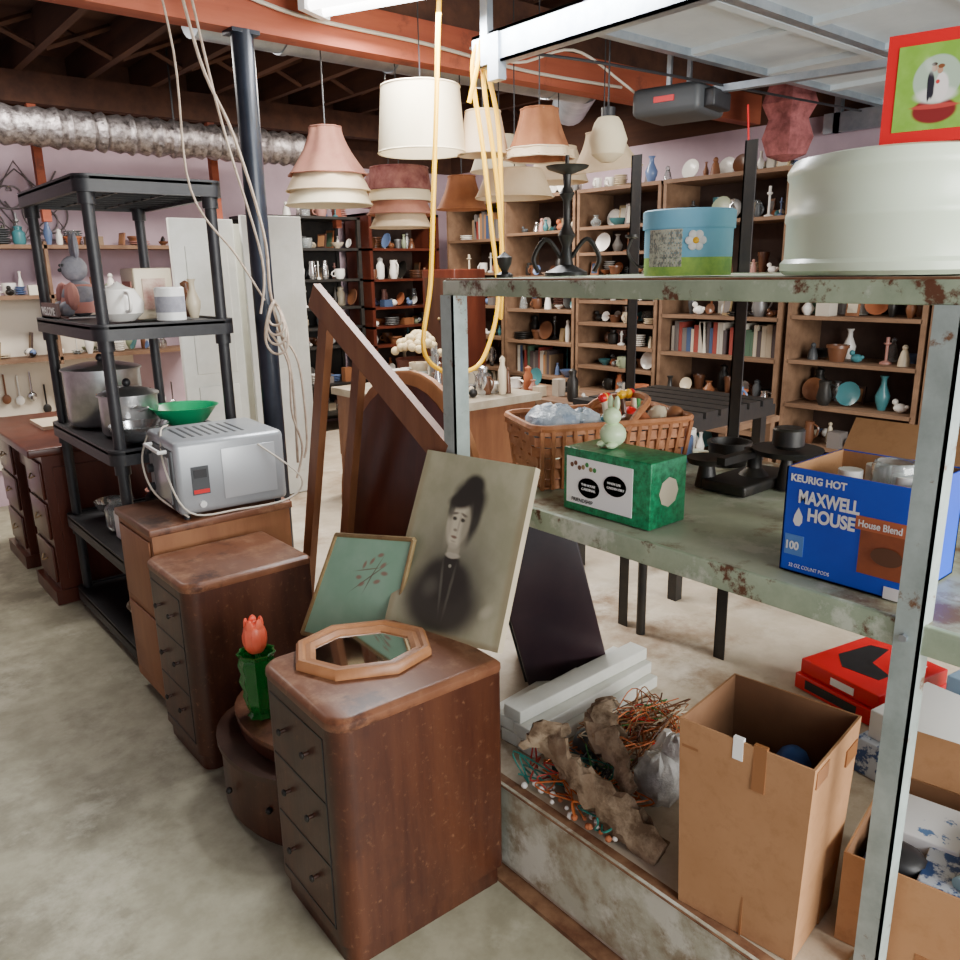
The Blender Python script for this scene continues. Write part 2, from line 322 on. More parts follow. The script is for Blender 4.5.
# ------------------------------------------------------------------ clutter
PAL=[WHT,WHT,WHT,WHT,CREAM,CREAM,WHT,STEEL,BROWNG,TERR,TEAL,mat('blue_glaze',(.12,.18,.34),None,rough=.3),mat('sage_glaze',(.26,.30,.19),None,rough=.4),GLASS,GLASS,mat('grey_pewter',(.3,.3,.3),None,rough=.4,metal=.6),mat('rose_glaze',(.46,.22,.18),None,rough=.4),BLKM,BLKM,OAKD,BROWNG,DKGREY]
BOOKC=[mat('book_%d'%i,c,None,rough=.7) for i,c in enumerate([(.25,.04,.03),(.04,.07,.15),(.5,.43,.32),(.07,.13,.08),(.36,.17,.07),(.08,.06,.06),(.65,.6,.5),(.21,.14,.08),(.45,.40,.33),(.14,.12,.11)])]
def item(b,x,y,z,r,h,kind=None):
    m=random.choice(PAL); k=kind or random.choice(['bowl','jar','stack','vase','cup','fig','box','plate','pot','stack','plate','fig2','pitcher','candle','frame','heap'])
    if k=='bowl':
        hh=min(h,r*.8); b.shell([(r*.35,0),(r*.45,.01),(r*.8,hh*.5),(r,hh)],(x,y,z),m,14)
        b.lathe([(r*.4,0),(r*.4,.008)],(x,y,z),m,10)
    elif k=='jar': r*=.6; b.lathe([(r*.8,0),(r,h*.1),(r,h*.6),(r*.6,h*.72),(r*.6,h*.8),(r*.7,h*.8),(r*.7,h*.88),(.001,h*.95)],(x,y,z),m,12)
    elif k=='stack':
        for i in range(random.randint(2,7)): b.lathe([(r*.5,0),(r,.01),(r,.014),(r*.6,.008)],(x+random.uniform(-.004,.004),y+random.uniform(-.004,.004),z+i*.014),m,14)
    elif k=='vase': r*=.6; b.lathe([(r*.5,0),(r*.9,h*.25),(r,h*.4),(r*.4,h*.7),(r*.35,h*.85),(r*.6,h*.95)],(x,y,z),m,12)
    elif k=='candle': b.lathe([(r*.5,0),(r*.5,.01),(r*.12,.02),(r*.12,h*.7),(r*.3,h*.75),(r*.3,h*.8),(r*.15,h*.8),(r*.15,h)],(x,y,z),m,10)
    elif k=='pitcher':
        r*=.7; h*=.8; b.lathe([(r*.6,0),(r,h*.3),(r*.7,h*.75),(r*.8,h),(r*.7,h),(.001,h*.8)],(x,y,z),m,12)
        b.tube([(x,y-r*.7,z+h*.9),(x,y-r*1.6,z+h*.75),(x,y-r*1.4,z+h*.4),(x,y-r*.95,z+h*.3)],.006,m,n=4,sub=3)
    elif k=='cup':
        r=min(r,.045); b.shell([(r*.7,0),(r,.03),(r,.08)],(x,y,z),m,12); b.lathe([(r*.7,0),(r*.7,.006)],(x,y,z),m,10)
        b.tube([(x-r,y,z+.065),(x-r*1.6,y,z+.05),(x-r*1.5,y,z+.025),(x-r*.9,y,z+.02)],.005,m,n=4,sub=3)
    elif k=='fig': b.lathe([(r*.5,0),(r*.45,h*.2),(r*.3,h*.45),(r*.15,h*.55)],(x,y,z),m,10); b.sph((x,y,z+h*.6),r*.25,m,8)
    elif k=='fig2': b.sph((x,y,z+r*.45),r*.5,m,8,sc=(1.1,1.3,.9)); b.sph((x,y+r*.5,z+r*1.0),r*.3,m,8); b.sph((x,y-r*.6,z+r*.6),r*.2,m,6)
    elif k=='box': b.box(x-r*.7,x+r*.7,y-r*.6,y+r*.6,z,z+h*.5,random.choice(BOOKC+[CREAM,OAKD,CARD]),None)
    elif k=='frame':
        M=Matrix.Translation((x,y,z))@Matrix.Rotation(random.uniform(-.4,.4),4,'Z')@Matrix.Rotation(.15,4,'Y'); b.box(-.006,.006,-r*.8,r*.8,0,h*.8,random.choice([OAKD,GOLD,DARKW]),M); b.box(-.008,-.006,-r*.6,r*.6,h*.1,h*.7,random.choice(BOOKC),M)
    elif k=='heap':
        for i in range(5): b.sph((x+random.uniform(-r,r)*.5,y+random.uniform(-r,r)*.7,z+random.uniform(.02,.04)),random.uniform(.018,.03),random.choice(PAL),7)
    elif k=='plate':
        M=Matrix.Translation((x+.03,y,z+r))@Matrix.Rotation(math.radians(-75),4,'Y'); b.lathe([(.001,0),(r*.6,.002),(r,.014),(r,.018),(r*.6,.008),(.001,.006)],(0,0,0),m,16,M)
    elif k=='pot': b.lathe([(r*.6,0),(r*.85,h*.45),(r*.95,h*.45),(r*.95,h*.55),(r*.8,h*.55),(r*.7,h*.4),(.001,h*.4)],(x,y,z),random.choice([TERR,BROWNG,m]),12)
def shelfrow(b,p,d,L,depth,gap,books=0,bookspan=(.25,.6)):
    t=.04
    while t<L-.05:
        if random.random()<books:
            w=min(random.uniform(*bookspan),L-t-.03); e=t+w
            while t<e:
                bw=random.uniform(.015,.04); bh=min(gap*.9,random.uniform(.15,.24)); bm=random.choice(BOOKC)
                M=frame((p[0]+d[0]*t+depth[0]*.25,p[1]+d[1]*t+depth[1]*.25,p[2]),(d[0],d[1],0),(-d[1],d[0],0))
                sgn=1 if (-d[1]*depth[0]+d[0]*depth[1])>0 else -1
                y0,y1=(0,.15) if sgn>0 else (-.15,0)
                if random.random()<.12: M=M@Matrix.Rotation(.15,4,'Y')
                b.box(0,bw-.002,y0,y1,0,bh,bm,M); t+=bw
            t+=.03; continue
        r=random.uniform(.03,.075); h=min(gap*.88,random.uniform(.08,.24)); t+=r*.9
        if t>L-.05: break
        dd=random.uniform(.15,.5)
        item(b,p[0]+d[0]*t+depth[0]*dd,p[1]+d[1]*t+depth[1]*dd,p[2],r,h)
        if random.random()<.75: item(b,p[0]+d[0]*(t+.02)+depth[0]*.78,p[1]+d[1]*(t+.02)+depth[1]*.78,p[2],r*.95,min(gap*.88,random.uniform(.12,.24)))
        t+=r*.85+(random.uniform(.03,.10) if random.random()<.2 else 0)
secs=[(5.05,5.78),(4.25,5.03),(3.48,4.23),(2.56,3.46),(1.74,2.52),(.85,1.72)]
for si,(y0,y1) in enumerate(secs):
    top=2.10 if y0>2.53 else 2.02
    c=B('wooden_bookcase'); x0,x1=4.52,4.90
    c.box(x0,x1,y0,y0+.025,.26,top,CASEW); c.box(x0,x1,y1-.025,y1,.26,top,CASEW); c.box(x1-.01,x1,y0,y1,.26,top,CASEB)
    lv=[.30,.50,.74,1.0,1.26,1.53,1.80] if si%2==0 else [.30,.52,.72,.99,1.24,1.50,1.83]
    if si==2: lv=[.30,.48,.66,.84,1.0,1.16,1.32,1.5,1.66,1.84]
    for z in lv: c.box(x0,x1,y0+.02,y1-.02,z-.022,z,CASEW)
    c.box(x0-.005,x1,y0,y1,top-.025,top,CASEW); c.done()
    d=B('assorted_crockery' if si!=3 else 'books_and_crockery')
    for i,z in enumerate(lv):
        gap=(lv+[top-.02])[i+1]-z-.025
        bk=.015
        if si==3 and i in(3,): bk=.6
        if si==4 and i==5: bk=.3
        shelfrow(d,(x0+.01,y0+.03,z),(0,1),y1-y0-.06,(.33,0),gap,bk)
    shelfrow(d,(x0+.01,y0+.03,top),(0,1),y1-y0-.06,(.33,0),.2,0)
    d.done()
for nm,x0,x1,m,lv,top in (('steel_shelf_rack',2.72,3.66,BLKM,[.42,.66,.97,1.12,1.28,1.50,1.74],1.98),('dark_bookcase',3.74,4.46,MAHO,[.40,.66,.94,1.10,1.26,1.49,1.74],2.02)):
    c=B(nm); y0,y1=5.82,6.2
    for x in (x0,x1-.03):
        if nm[0]=='s':
            for y in (y0,y1-.03): c.box(x,x+.03,y,y+.03,.26,top,m)
        else: c.box(x,x+.03,y0,y1,.26,top,m)
    for z in lv+[top]: c.box(x0,x1,y0,y1,z-.02,z,m)
    c.box(x0,x1,y1-.01,y1,.3,top,CASEB if nm[0]!='s' else m); c.done()
    d=B('assorted_dishes')
    L=lv+[top]
    for i,z in enumerate(L): shelfrow(d,(x0+.03,y0+.01,z),(1,0),x1-x0-.06,(0,.32),(L+[top+.2])[i+1]-z-.03,.0)
    d.done()
PEG=mat('pegboard',(.72,.68,.58),None,rough=.8)
nt=PEG.node_tree; p=nt.nodes['Principled BSDF']; tc=nd(nt,'ShaderNodeTexCoord'); vo=nd(nt,'ShaderNodeTexVoronoi'); vo.inputs['Scale'].default_value=26; vo.inputs['Randomness'].default_value=0
mr=nd(nt,'ShaderNodeMapRange'); mr.inputs[1].default_value=.16; mr.inputs[2].default_value=.26
mpg=nd(nt,'ShaderNodeMapping'); mpg.inputs['Scale'].default_value=(1,0,1); mpg.inputs['Location'].default_value=(.013,.02,.013); nt.links.new(tc.outputs['Object'],mpg.inputs[0]); nt.links.new(mpg.outputs[0],vo.inputs['Vector'])
nt.links.new(vo.outputs['Distance'],mr.inputs[0]); mx=nd(nt,'ShaderNodeMix',data_type='RGBA'); mx.inputs[6].default_value=(.1,.07,.05,1); mx.inputs[7].default_value=(.76,.68,.56,1)
nt.links.new(mr.outputs[0],mx.inputs[0]); nt.links.new(mx.outputs[2],p.inputs['Base Color'])
b=B('pegboard_panel'); b.box(.2,1.9,6.27,6.298,.26,1.42,PEG); b.done()
b=B('wall_shelf_unit')
for z in (1.03,1.44,1.76): b.box(.2,2.3,6.02,6.268,z-.025,z,CASEW)
for x in (.2,1.35,2.28): b.box(x,x+.02,6.02,6.268,.98,1.78,CASEW)
b.done()
b=B('shelf_dishes')
for z in (1.03,1.44,1.76): shelfrow(b,(.25,6.04,z),(1,0),2.0,(0,.20),.25,0)
b.done()
b=B('hanging_kitchen_utensils')
for i in range(16):
    x=.95+i*.08; z=random.uniform(.72,.95); m=random.choice([STEEL,BLKM,OAKD,WHT])
    b.cyl((x,6.25,z),(x,6.25,z-.14),.006,m,n=6); b.sph((x,6.245,z-.17),.028,m,8,sc=(1,.25,1.2)); b.cyl((x,6.27,z),(x,6.245,z),.003,STEEL,n=5)
b.done()
IRON=mat('wrought_iron_grey',(.20,.17,.17),None,rough=.6,metal=.4)
b=B('wire_wall_scroll')
for (cx,cz) in ((1.25,2.1),(1.45,1.95),(1.12,1.92)):
    for s in (1,-1):
        pts=[(cx+s*(.13*t)*math.cos(t*6),6.28,cz+(.13*t)*math.sin(t*6)) for t in [i/10 for i in range(1,13)]]
        b.tube(pts,.006,IRON,n=5,sub=3)
b.tube([(1.0,6.28,1.8),(1.3,6.28,2.3),(1.6,6.28,1.8),(1.0,6.28,1.8)],.006,IRON,sub=1)
b.tube([(1.02,6.28,2.25),(1.3,6.28,1.82),(1.55,6.28,2.25)],.006,IRON,sub=1)
b.tube([(1.05,6.28,2.02),(1.3,6.28,2.25),(1.55,6.28,2.02),(1.3,6.28,1.8),(1.05,6.28,2.02)],.006,IRON,sub=1); b.done()
b=B('folding_closet_doors')
b.box(1.58,1.93,4.36,4.39,.262,1.84,WPAINT,bev=.004); b.box(1.95,2.31,4.30,4.33,.262,1.86,WPAINT,bev=.004); b.box(1.72,2.1,4.42,4.45,.262,1.82,WPAINT,bev=.004)
for x in (1.6,1.95):
    for z0,z1 in ((.4,.95),(1.02,1.7)): b.box(x+.05,x+.28,4.292 if x>1.9 else 4.352,4.30 if x>1.9 else 4.36,z0,z1,WPAINT,bev=.003)
b.done()

b=B('pedestal_desk')
b.box(.72,1.40,4.10,5.25,.74,.78,MAHO,bev=.008)
for y0,y1 in ((4.13,4.50),(4.8,5.2)):
    b.box(.78,1.36,y0,y1,.06,.74,MAHO); b.box(.75,1.38,y0-.02,y1+.02,0,.07,MAHO)
    for z in (.1,.32,.52): b.box(.768,.78,y0+.03,y1-.03,z,z+.18,MAHO,bev=.004); b.tube([(.765,(y0+y1)/2-.04,z+.1),(.75,(y0+y1)/2,z+.085),(.765,(y0+y1)/2+.04,z+.1)],.004,GOLD)
    b.box(.82,1.32,y0-.008,y0,.12,.68,MAHO)
b.box(.80,1.36,4.5,4.8,.6,.74,MAHO); b.box(1.3,1.34,4.5,4.8,.1,.6,MAHO); b.done()
b=B('desk_papers'); b.box(.9,1.2,4.6,4.9,.781,.80,CREAM); b.box(.95,1.25,4.2,4.45,.781,.86,OAKD); b.done()

# ------------------------------------------------------------------ black plastic shelving
SX0,SX1,SY0,SY1=.83,1.37,3.14,4.07
b=B('black_plastic_shelving')
tz=[.10,.47,.91,1.38,1.90]
for z in tz:
    pl=rrect(SX0,SX1,SY0,SY1,.05)
    b.prism(pl,z-.018,z-.008,BLK)
    o=rrect(SX0,SX1,SY0,SY1,.05); i=rrect(SX0,SX1,SY0,SY1,.05,ins=.02); n=len(o)
    vs=[(p[0],p[1],z-.06) for p in o]+[(p[0],p[1],z) for p in o]+[(p[0],p[1],z) for p in i]+[(p[0],p[1],z-.06) for p in i]
    fs=[]
    for k in range(4):
        for j in range(n):
            q=(j+1)%n; k2=(k+1)%4; fs.append((k*n+j,k*n+q,k2*n+q,k2*n+j))
    b.add(vs,fs,BLK)
    for k in range(1,9):
        y=SY0+k*(SY1-SY0)/9; b.box(SX0+.02,SX1-.02,y-.004,y+.004,z-.05,z-.018,BLK)
    for k in (1,2): x=SX0+k*(SX1-SX0)/3; b.box(x-.004,x+.004,SY0+.02,SY1-.02,z-.05,z-.018,BLK)
for x in (SX0+.045,SX1-.045):
    for y in (SY0+.045,SY1-.045):
        b.cyl((x,y,0),(x,y,1.86),.022,BLK,n=14)
        for z in tz: b.cyl((x,y,z-.1),(x,y,z-.05),.030,BLK,n=14)
b.done()
def stockpot(nm,x,y,z,r,h,m=ALU):
    b=B(nm); b.lathe([(r*.93,0),(r,.015),(r,h),(r+.008,h),(r+.008,h+.006),(r*.96,h+.012),(r*.5,h+.03),(.001,h+.036)],(x,y,z),m,28)
    b.sph((x,y,z+h+.05),.018,BLK,10)
    for s in (1,-1): b.tube([(x,y+s*(r-.005),z+h*.7+.01),(x-.03,y+s*(r+.025),z+h*.72),(x+.03,y+s*(r+.025),z+h*.72),(x,y+s*(r-.005),z+h*.7-.01)],.006,m)
    b.done()
stockpot('stock_pot',1.02,3.84,.912,.16,.24); stockpot('saucepan',1.02,3.50,.912,.115,.16)
b=B('mixing_bowl'); b.shell([(.05,0),(.09,.02),(.11,.06),(.115,.07)],(.98,3.27,.912),STEEL,28); b.lathe([(.05,0),(.05,.01)],(.98,3.27,.912),STEEL,20); b.done()
GBOWL=mat('green_plastic',(.008,.46,.18),None,rough=.35)
b=B('green_plastic_bowl'); b.shell([(.06,0),(.09,.02),(.13,.075),(.14,.08)],(1.20,3.36,.94),GBOWL,28); b.lathe([(.06,-.028),(.06,.01)],(1.20,3.36,.94),GBOWL,20); b.done()
b=B('white_teapot'); b.lathe([(.05,0),(.085,.03),(.09,.07),(.06,.12),(.03,.13),(.001,.15)],(.98,3.32,1.382),WHT,20)
b.tube([(.98,3.40,1.44),(.98,3.44,1.47),(.98,3.46,1.51)],.012,WHT); b.tube([(.98,3.24,1.49),(.98,3.19,1.48),(.98,3.19,1.43),(.98,3.235,1.42)],.007,WHT); b.done()
b=B('rabbit_doll'); GREYF=mat('grey_fabric',(.34,.34,.38),(.24,.24,.28),30,.95)
b.sph((.98,3.86,1.46),.075,GREYF,14,sc=(1,1,1.05)); b.sph((.97,3.86,1.585),.055,GREYF,14)
for s in (1,-1): b.sph((.98,3.86+s*.03,1.68),.022,GREYF,8,sc=(.6,1,2.6)); b.sph((.93,3.86+s*.07,1.47),.03,PINK,8,sc=(1,1,2)); b.sph((.91,3.86+s*.05,1.417),.035,GREYF,8); b.sph((.922,3.86+s*.02,1.60),.007,BLK,6)
b.sph((.914,3.86,1.58),.009,BLK,8); b.lathe([(.09,0),(.055,.12)],(.98,3.86,1.40),PINK,14,rip=.05); b.done()
b=B('welcome_plaque'); b.box(.845,.86,3.72,3.97,1.382,1.445,MAHO); b.box(.845,.89,3.72,3.97,1.382,1.39,MAHO); o=b.done()
text('lettering','WELCOME',.046,TEXW,facing_nx((.843,3.962,1.396)),o,.0012)
b=B('vintage_tin_box'); b.box(1.05,1.20,3.34,3.50,1.382,1.58,CREAM,bev=.006); b.box(1.045,1.05,3.37,3.47,1.43,1.53,PINK); b.box(1.08,1.17,3.335,3.34,1.42,1.54,mat('portrait_print',(.3,.12,.1),(.6,.45,.35),14,.5)); b.done()
b=B('white_tin_can'); b.lathe([(.055,0),(.055,.12),(.05,.125),(.05,.118),(.001,.118)],(1.14,3.22,1.382),WPL,20); b.lathe([(.0555,.03),(.0555,.09)],(1.14,3.22,1.382),GREYF,20); b.done()
b=B('assorted_bottles')
for x,y in ((1.25,3.27),(1.28,3.42),(1.27,3.6),(1.1,3.62),(1.0,3.62),(1.25,3.85)): item(b,x,y,1.382,.05,random.uniform(.12,.2),random.choice(['jar','vase','fig']))
b.done()
b=B('assorted_bowls')
for x,y in ((.95,3.62),(1.15,3.7),(1.0,3.85),(1.25,3.9)): item(b,x,y,.472,.09,.16,random.choice(['bowl','box','stack','jar']))
b.done()
b=B('white_carton'); b.box(.90,1.18,3.28,3.5,.472,.59,WPL,bev=.004); b.done()
b=B('enamel_bowl'); b.shell([(.05,0),(.1,.03),(.13,.09),(.135,.095)],(1.0,3.35,.102),CREAM,24); b.lathe([(.05,0),(.05,.01)],(1.0,3.35,.102),CREAM,20); b.done()

# ------------------------------------------------------------------ nightstands
def nightstand(nm,x0,x1,y0,y1,h,ang,ndr=3):
    b=B(nm); cx,cy=(x0+x1)/2,(y0+y1)/2; M=Matrix.Translation((cx,cy,0))@Matrix.Rotation(math.radians(ang),4,'Z')@Matrix.Translation((-cx,-cy,0))
    R=[.05,.012,.012,.05]
    rg=lambda ins: rrect(x0,x1,y0,y1,R,7,ins)
    b.loft([(rg(.012),0),(rg(.012),.045),(rg(.012),.05),(rg(.0),.056),(rg(.0),h-.03)],WALN,M)
    b.loft([(rg(-.0),h-.03),(rg(-.003),h-.022),(rg(-.002),h-.010),(rg(.006),h-.002),(rg(.014),h)],WALT,M)
    zz=[.09+(h-.15)*i/ndr for i in range(ndr+1)]
    for z in zz: b.box(x0-.0015,x0+.01,y0+.055,y1-.05,z-.002,z+.002,BLK,M)
    b.box(x0-.0015,x0+.01,y0+.055,y0+.059,zz[0],zz[-1],BLK,M)
    for i in range(ndr):
        z=(zz[i]+zz[i+1])/2+.01
        for y in (y0+(y1-y0)*.36,y0+(y1-y0)*.68):
            b.cyl((x0,y,z),(x0-.012,y,z),.005,DARKW,M=M,n=8); b.sph((x0-.016,y,z),.009,BLKM,10,M,sc=(.6,1,1))
    return b
nightstand('waterfall_nightstand',.715,1.170,1.325,1.70,.64,-2).done()
nightstand('waterfall_nightstand',.755,1.18,2.29,2.65,.645,0).done()
b=B('wooden_cabinet')
CABT=mat('cabinet_wood',(.22,.08,.03),(.31,.13,.052),9,.5,0,.08,(1,1,.2))
b.box(.80,1.31,2.685,3.05,.05,.695,CABT); b.box(.79,1.32,2.675,3.06,.695,.722,WALT,bev=.005); b.box(.83,1.28,2.71,3.02,0,.05,DARKW)
for z in (.1,.4): b.box(.793,.80,2.71,3.03,z,z+.27,CABT,bev=.003)
b.done()
b=B('curved_vanity_base')
def bow(x1,xf,y0,y1,n=18):
    out=[(x1,y0)]
    for i in range(n+1):
        a=math.pi*i/n; y=y0+(y1-y0)*(1-math.cos(a))/2; out.append((x1-.12-(x1-.12-xf)*math.sin(a)**.6,y))
    out.append((x1,y1)); return out
b.prism(bow(1.15,.735,1.73,2.27),0.02,.21,WALN); b.prism(bow(1.15,.725,1.725,2.28),.21,.225,DARKW); b.prism(bow(1.15,.80,1.76,2.25),.225,.27,WALN); b.prism(bow(1.15,.79,1.75,2.255),.27,.285,WALT)
b.prism(bow(1.13,.75,1.74,2.25),0,.02,DARKW); b.sph((.72,2.0,.12),.010,BLKM,8); b.sph((.765,1.84,.12),.010,BLKM,8); b.done()

b=B('green_glass_vase'); b.lathe([(.035,0),(.04,.005),(.03,.015),(.036,.03),(.046,.07),(.042,.085),(.052,.12),(.045,.14),(.052,.17),(.046,.19),(.054,.205),(.048,.205),(.04,.18),(.038,.1),(.03,.03),(.001,.025)],(.86,2.05,.286),GGLASS,18,rip=.07,nr=9,sm=False)
b.cyl((.86,2.05,.31),(.86,2.05,.5),.004,LEAF)
for a in range(5):
    M=Matrix.Translation((.86,2.05,.49))@Matrix.Rotation(a*1.256,4,'Z'); b.sph((.014,0,.045),.045,TUL,10,M,sc=(.45,.7,1.05))
    b.sph((.022,0,.085),.018,TUL,8,M,sc=(.4,.7,1.2))
b.sph((.87,2.05,.38),.02,LEAF,8,sc=(.4,1,5)); b.done()

b=B('octagonal_mirror'); M=rot((.935,1.575,.641),0,0,-28)
def octo(rx,ry): 
    c=.42; return [(rx,ry*c),(rx*.45,ry),(-rx*.45,ry),(-rx,ry*c),(-rx,-ry*c),(-rx*.45,-ry),(rx*.45,-ry),(rx,-ry*c)]
def ringoct(b,r0,r1,prof,m,M):
    n=8; vs=[];fs=[]
    for (t,z) in prof:
        for p0,p1 in zip(r0,r1): vs.append((p0[0]+(p1[0]-p0[0])*t,p0[1]+(p1[1]-p0[1])*t,z))
    k=len(prof)
    for i in range(k):
        for j in range(n): q=(j+1)%n; i2=(i+1)%k; fs.append((i*n+j,i*n+q,i2*n+q,i2*n+j))
    b.add(vs,fs,m,M)
ringoct(b,octo(.162,.132),octo(.115,.088),[(0,0),(0,.015),(.15,.024),(.35,.024),(.5,.017),(.75,.02),(1,.012),(1,0)],OAK,M)
b.prism(octo(.117,.090),.002,.009,MIRR,M); b.done()

# portrait
sk=(.66,.62,.46); dk=(.030,.028,.022)
PB=[(.50,.50,.44,.42,0,.9,(.20,.20,.145),.62),(.47,.30,.33,.24,0,.7,(.10,.10,.075),.75),
 (.52,.78,.145,.10,0,.28,dk,1),(.54,.86,.085,.05,0,.35,dk,1),(.59,.70,.065,.11,0,.35,dk,.95),(.57,.60,.045,.06,0,.5,dk,.6),
 (.485,.50,.055,.08,0,.22,(.42,.39,.29),1),(.46,.20,.31,.19,0,.32,dk,.93),(.47,.33,.20,.13,0,.28,dk,.97),(.485,.44,.07,.045,0,.25,dk,1),
 (.487,.475,.062,.016,0,.3,(.55,.52,.40),.9),
 (.47,.645,.100,.125,0,.15,sk,1),(.545,.625,.035,.11,0,.6,(.30,.28,.20),.7),(.397,.60,.025,.08,0,.7,(.40,.37,.27),.5),(.455,.762,.11,.042,8,.35,dk,1),(.385,.72,.03,.06,0,.5,dk,.8),
 (.427,.692,.028,.007,8,.6,(.14,.12,.09),.9),(.508,.692,.030,.007,-8,.6,(.14,.12,.09),.9),
 (.43,.665,.020,.010,0,.5,(.05,.045,.035),1),(.506,.665,.021,.010,0,.5,(.05,.045,.035),1),
 (.460,.607,.018,.008,0,.6,(.26,.22,.16),.9),(.482,.64,.009,.045,0,.8,(.42,.38,.28),.7),(.462,.570,.027,.007,0,.5,(.22,.13,.09),.95),(.465,.548,.022,.005,0,.7,(.38,.34,.25),.7),(.465,.530,.04,.010,0,.7,(.44,.40,.30),.5),
 (.485,.415,.013,.010,0,.4,(.36,.36,.28),.95),(.44,.30,.010,.12,8,.8,(.13,.13,.10),.75),(.52,.28,.010,.12,-6,.8,(.12,.12,.09),.75),(.35,.28,.06,.05,20,.8,(.12,.12,.09),.65),
 (.02,.5,.03,.6,0,.8,(.36,.30,.17),.7),(.98,.5,.03,.6,0,.8,(.36,.30,.17),.7),(.5,.01,.6,.02,0,.8,(.28,.21,.11),.7),(.85,.2,.05,.03,30,.8,(.62,.60,.44),.6)]
PM=paint('portrait_print_faded',(.46,.46,.29),PB,.5,(.57,.56,.38),6,grain=.010)
b=B('portrait_canvas'); b.panel((1.085,1.715,.618),(1.175,1.345,.643),(1.30,1.34,1.09),(1.30,1.775,1.065),.022,PM,CREAM); b.done()
FL=[(.62,.62,.2,.006,40,.5,(.14,.09,.06),.8),(.66,.66,.16,.006,70,.5,(.14,.09,.06),.8),(.58,.7,.14,.006,10,.5,(.16,.09,.06),.7)]
for (u,v,a) in ((.72,.6,20),(.6,.78,60),(.5,.62,0),(.75,.75,40),(.68,.84,10),(.52,.74,80),(.78,.68,0),(.56,.56,30)): FL.append((u,v,.035,.018,a,.5,(.30,.16,.12),.85))
MP=paint('mint_print',(.25,.46,.32),FL,.5,(.31,.52,.38),3)
b=B('mint_framed_picture'); BLp,BRp,TRp,TLp=V((1.02,2.07,.49)),V((1.10,1.72,.53)),V((1.16,1.66,.86)),V((1.12,2.00,.80))
b.panel(BLp,BRp,TRp,TLp,.012,MP,GOLD)
for p,q in ((BLp,TLp),(TLp,TRp),(BLp,BRp),(TRp,BRp)): b.cyl(p,q,.007,GOLD,n=8)
b.done()

b=B('wooden_bed_frame_rails')
def plank(b,p,q,w,t,m,side=(1,0,0)):
    p=V(p);q=V(q); d=(q-p); L=d.length; z=V(side); M=frame(p,d,z.cross(d)); b.box(0,L,-w/2,w/2,-t/2,t/2,m,M)
plank(b,(1.325,2.41,1.48),(1.325,1.72,1.05),.085,.026,OAKD)
plank(b,(1.355,2.38,1.44),(1.355,2.70,.27),.055,.028,OAKD)
plank(b,(1.385,2.24,1.30),(1.385,2.49,.27),.045,.028,OAKD)
b.done()
b=B('round_vanity_mirror'); Mv=frame((1.47,2.14,.79),(0,-1,0),(.10,0,1))
n=40
def disc(r,ry,z): return [(r*math.cos(2*math.pi*i/n),ry*math.sin(2*math.pi*i/n)) for i in range(n)],z
b.loft([disc(.38,.43,-.02),disc(.40,.45,-.01),disc(.40,.45,.012),disc(.39,.44,.018)],OAK,Mv)
b.loft([disc(.355,.405,.0),disc(.355,.405,.021)],MAHO,Mv)
b.prism([(-.30,-.525),(.2,-.525),(.2,-.30),(-.30,-.30)],-.02,.03,DARKW,Mv); b.done()
b=B('dark_speaker_cabinet'); M=rot((1.77,1.68,.27),0,0,-35)@Matrix.Rotation(math.radians(-14),4,'Y')
ESP=mat('espresso_laminate',(.022,.012,.018),(.04,.02,.025),5,.35)
b.box(-.14,.12,-.15,.14,.03,.61,ESP,M,bev=.006); b.box(-.147,-.14,-.12,.12,.05,.57,BLK,M); b.done()

# ------------------------------------------------------------------ toaster oven
b=B('toaster_oven'); x0,x1,y0,y1,z0,z1=.92,1.315,2.68,3.04,.74,1.0
SILV=mat('silver_plastic',(.38,.40,.42),(.32,.34,.36),4,.35,.3)
M=Matrix.Translation((1.1,2.87,0))@Matrix.Rotation(math.radians(-4),4,'Z')@Matrix.Translation((-1.1,-2.87,0))
b.box(x0,x1,y0,y1,z0,z1,SILV,M,bev=.02)
b.box(x0-.008,x0+.01,y0+.02,y1-.10,z0+.02,z1-.03,DKGREY,M,bev=.004); b.box(x0-.012,x0-.007,y0+.04,y1-.12,z0+.04,z1-.055,mat('oven_glass',(.35,.37,.38),None,rough=.1,metal=.4),M)
b.tube([(x0-.01,y0+.05,z1-.035),(x0-.035,y0+.05,z1-.035),(x0-.035,y1-.13,z1-.035),(x0-.01,y1-.13,z1-.035)],.007,WPL,M=M,sub=1)
for z in (z0+.05,z0+.12,z0+.19): b.cyl((x0,y1-.055,z),(x0-.018,y1-.055,z),.016,DKGREY,M=M)
b.box(x0+.05,x0+.11,y0-.004,y0,z0+.07,z0+.17,DKGREY,M)
b.cyl((x0+.08,y0,z0+.035),(x0+.08,y0-.01,z0+.035),.012,WPL,M=M)
b.box(x0+.16,x1-.04,y0-.003,y0,z0+.04,z1-.04,mat('silver_light',(.48,.50,.52),None,rough=.35,metal=.3),M,bev=.001)
b.box(x0+.053,x0+.107,y0-.007,y0-.004,z0+.075,z0+.088,RED,M); b.box(x0+.058,x0+.102,y0-.007,y0-.004,z0+.13,z0+.16,BLK,M)
for k in range(8): b.box(x0+.06+k*.03,x0+.07+k*.03,y0+.08,y1-.08,z1-.001,z1+.001,DKGREY,M)
for x in (x0+.03,x1-.03):
    for y in (y0+.03,y1-.03): b.cyl((x,y,.722),(x,y,.745),.012,BLK,M=M)
b.tube([(1.2,2.67,.96),(1.34,2.63,.82),(1.29,2.64,.745),(1.1,2.65,.74),(.93,2.66,.76),(.89,2.74,.9),(.94,2.9,1.005),(1.0,3.0,1.01)],.0035,CORD)
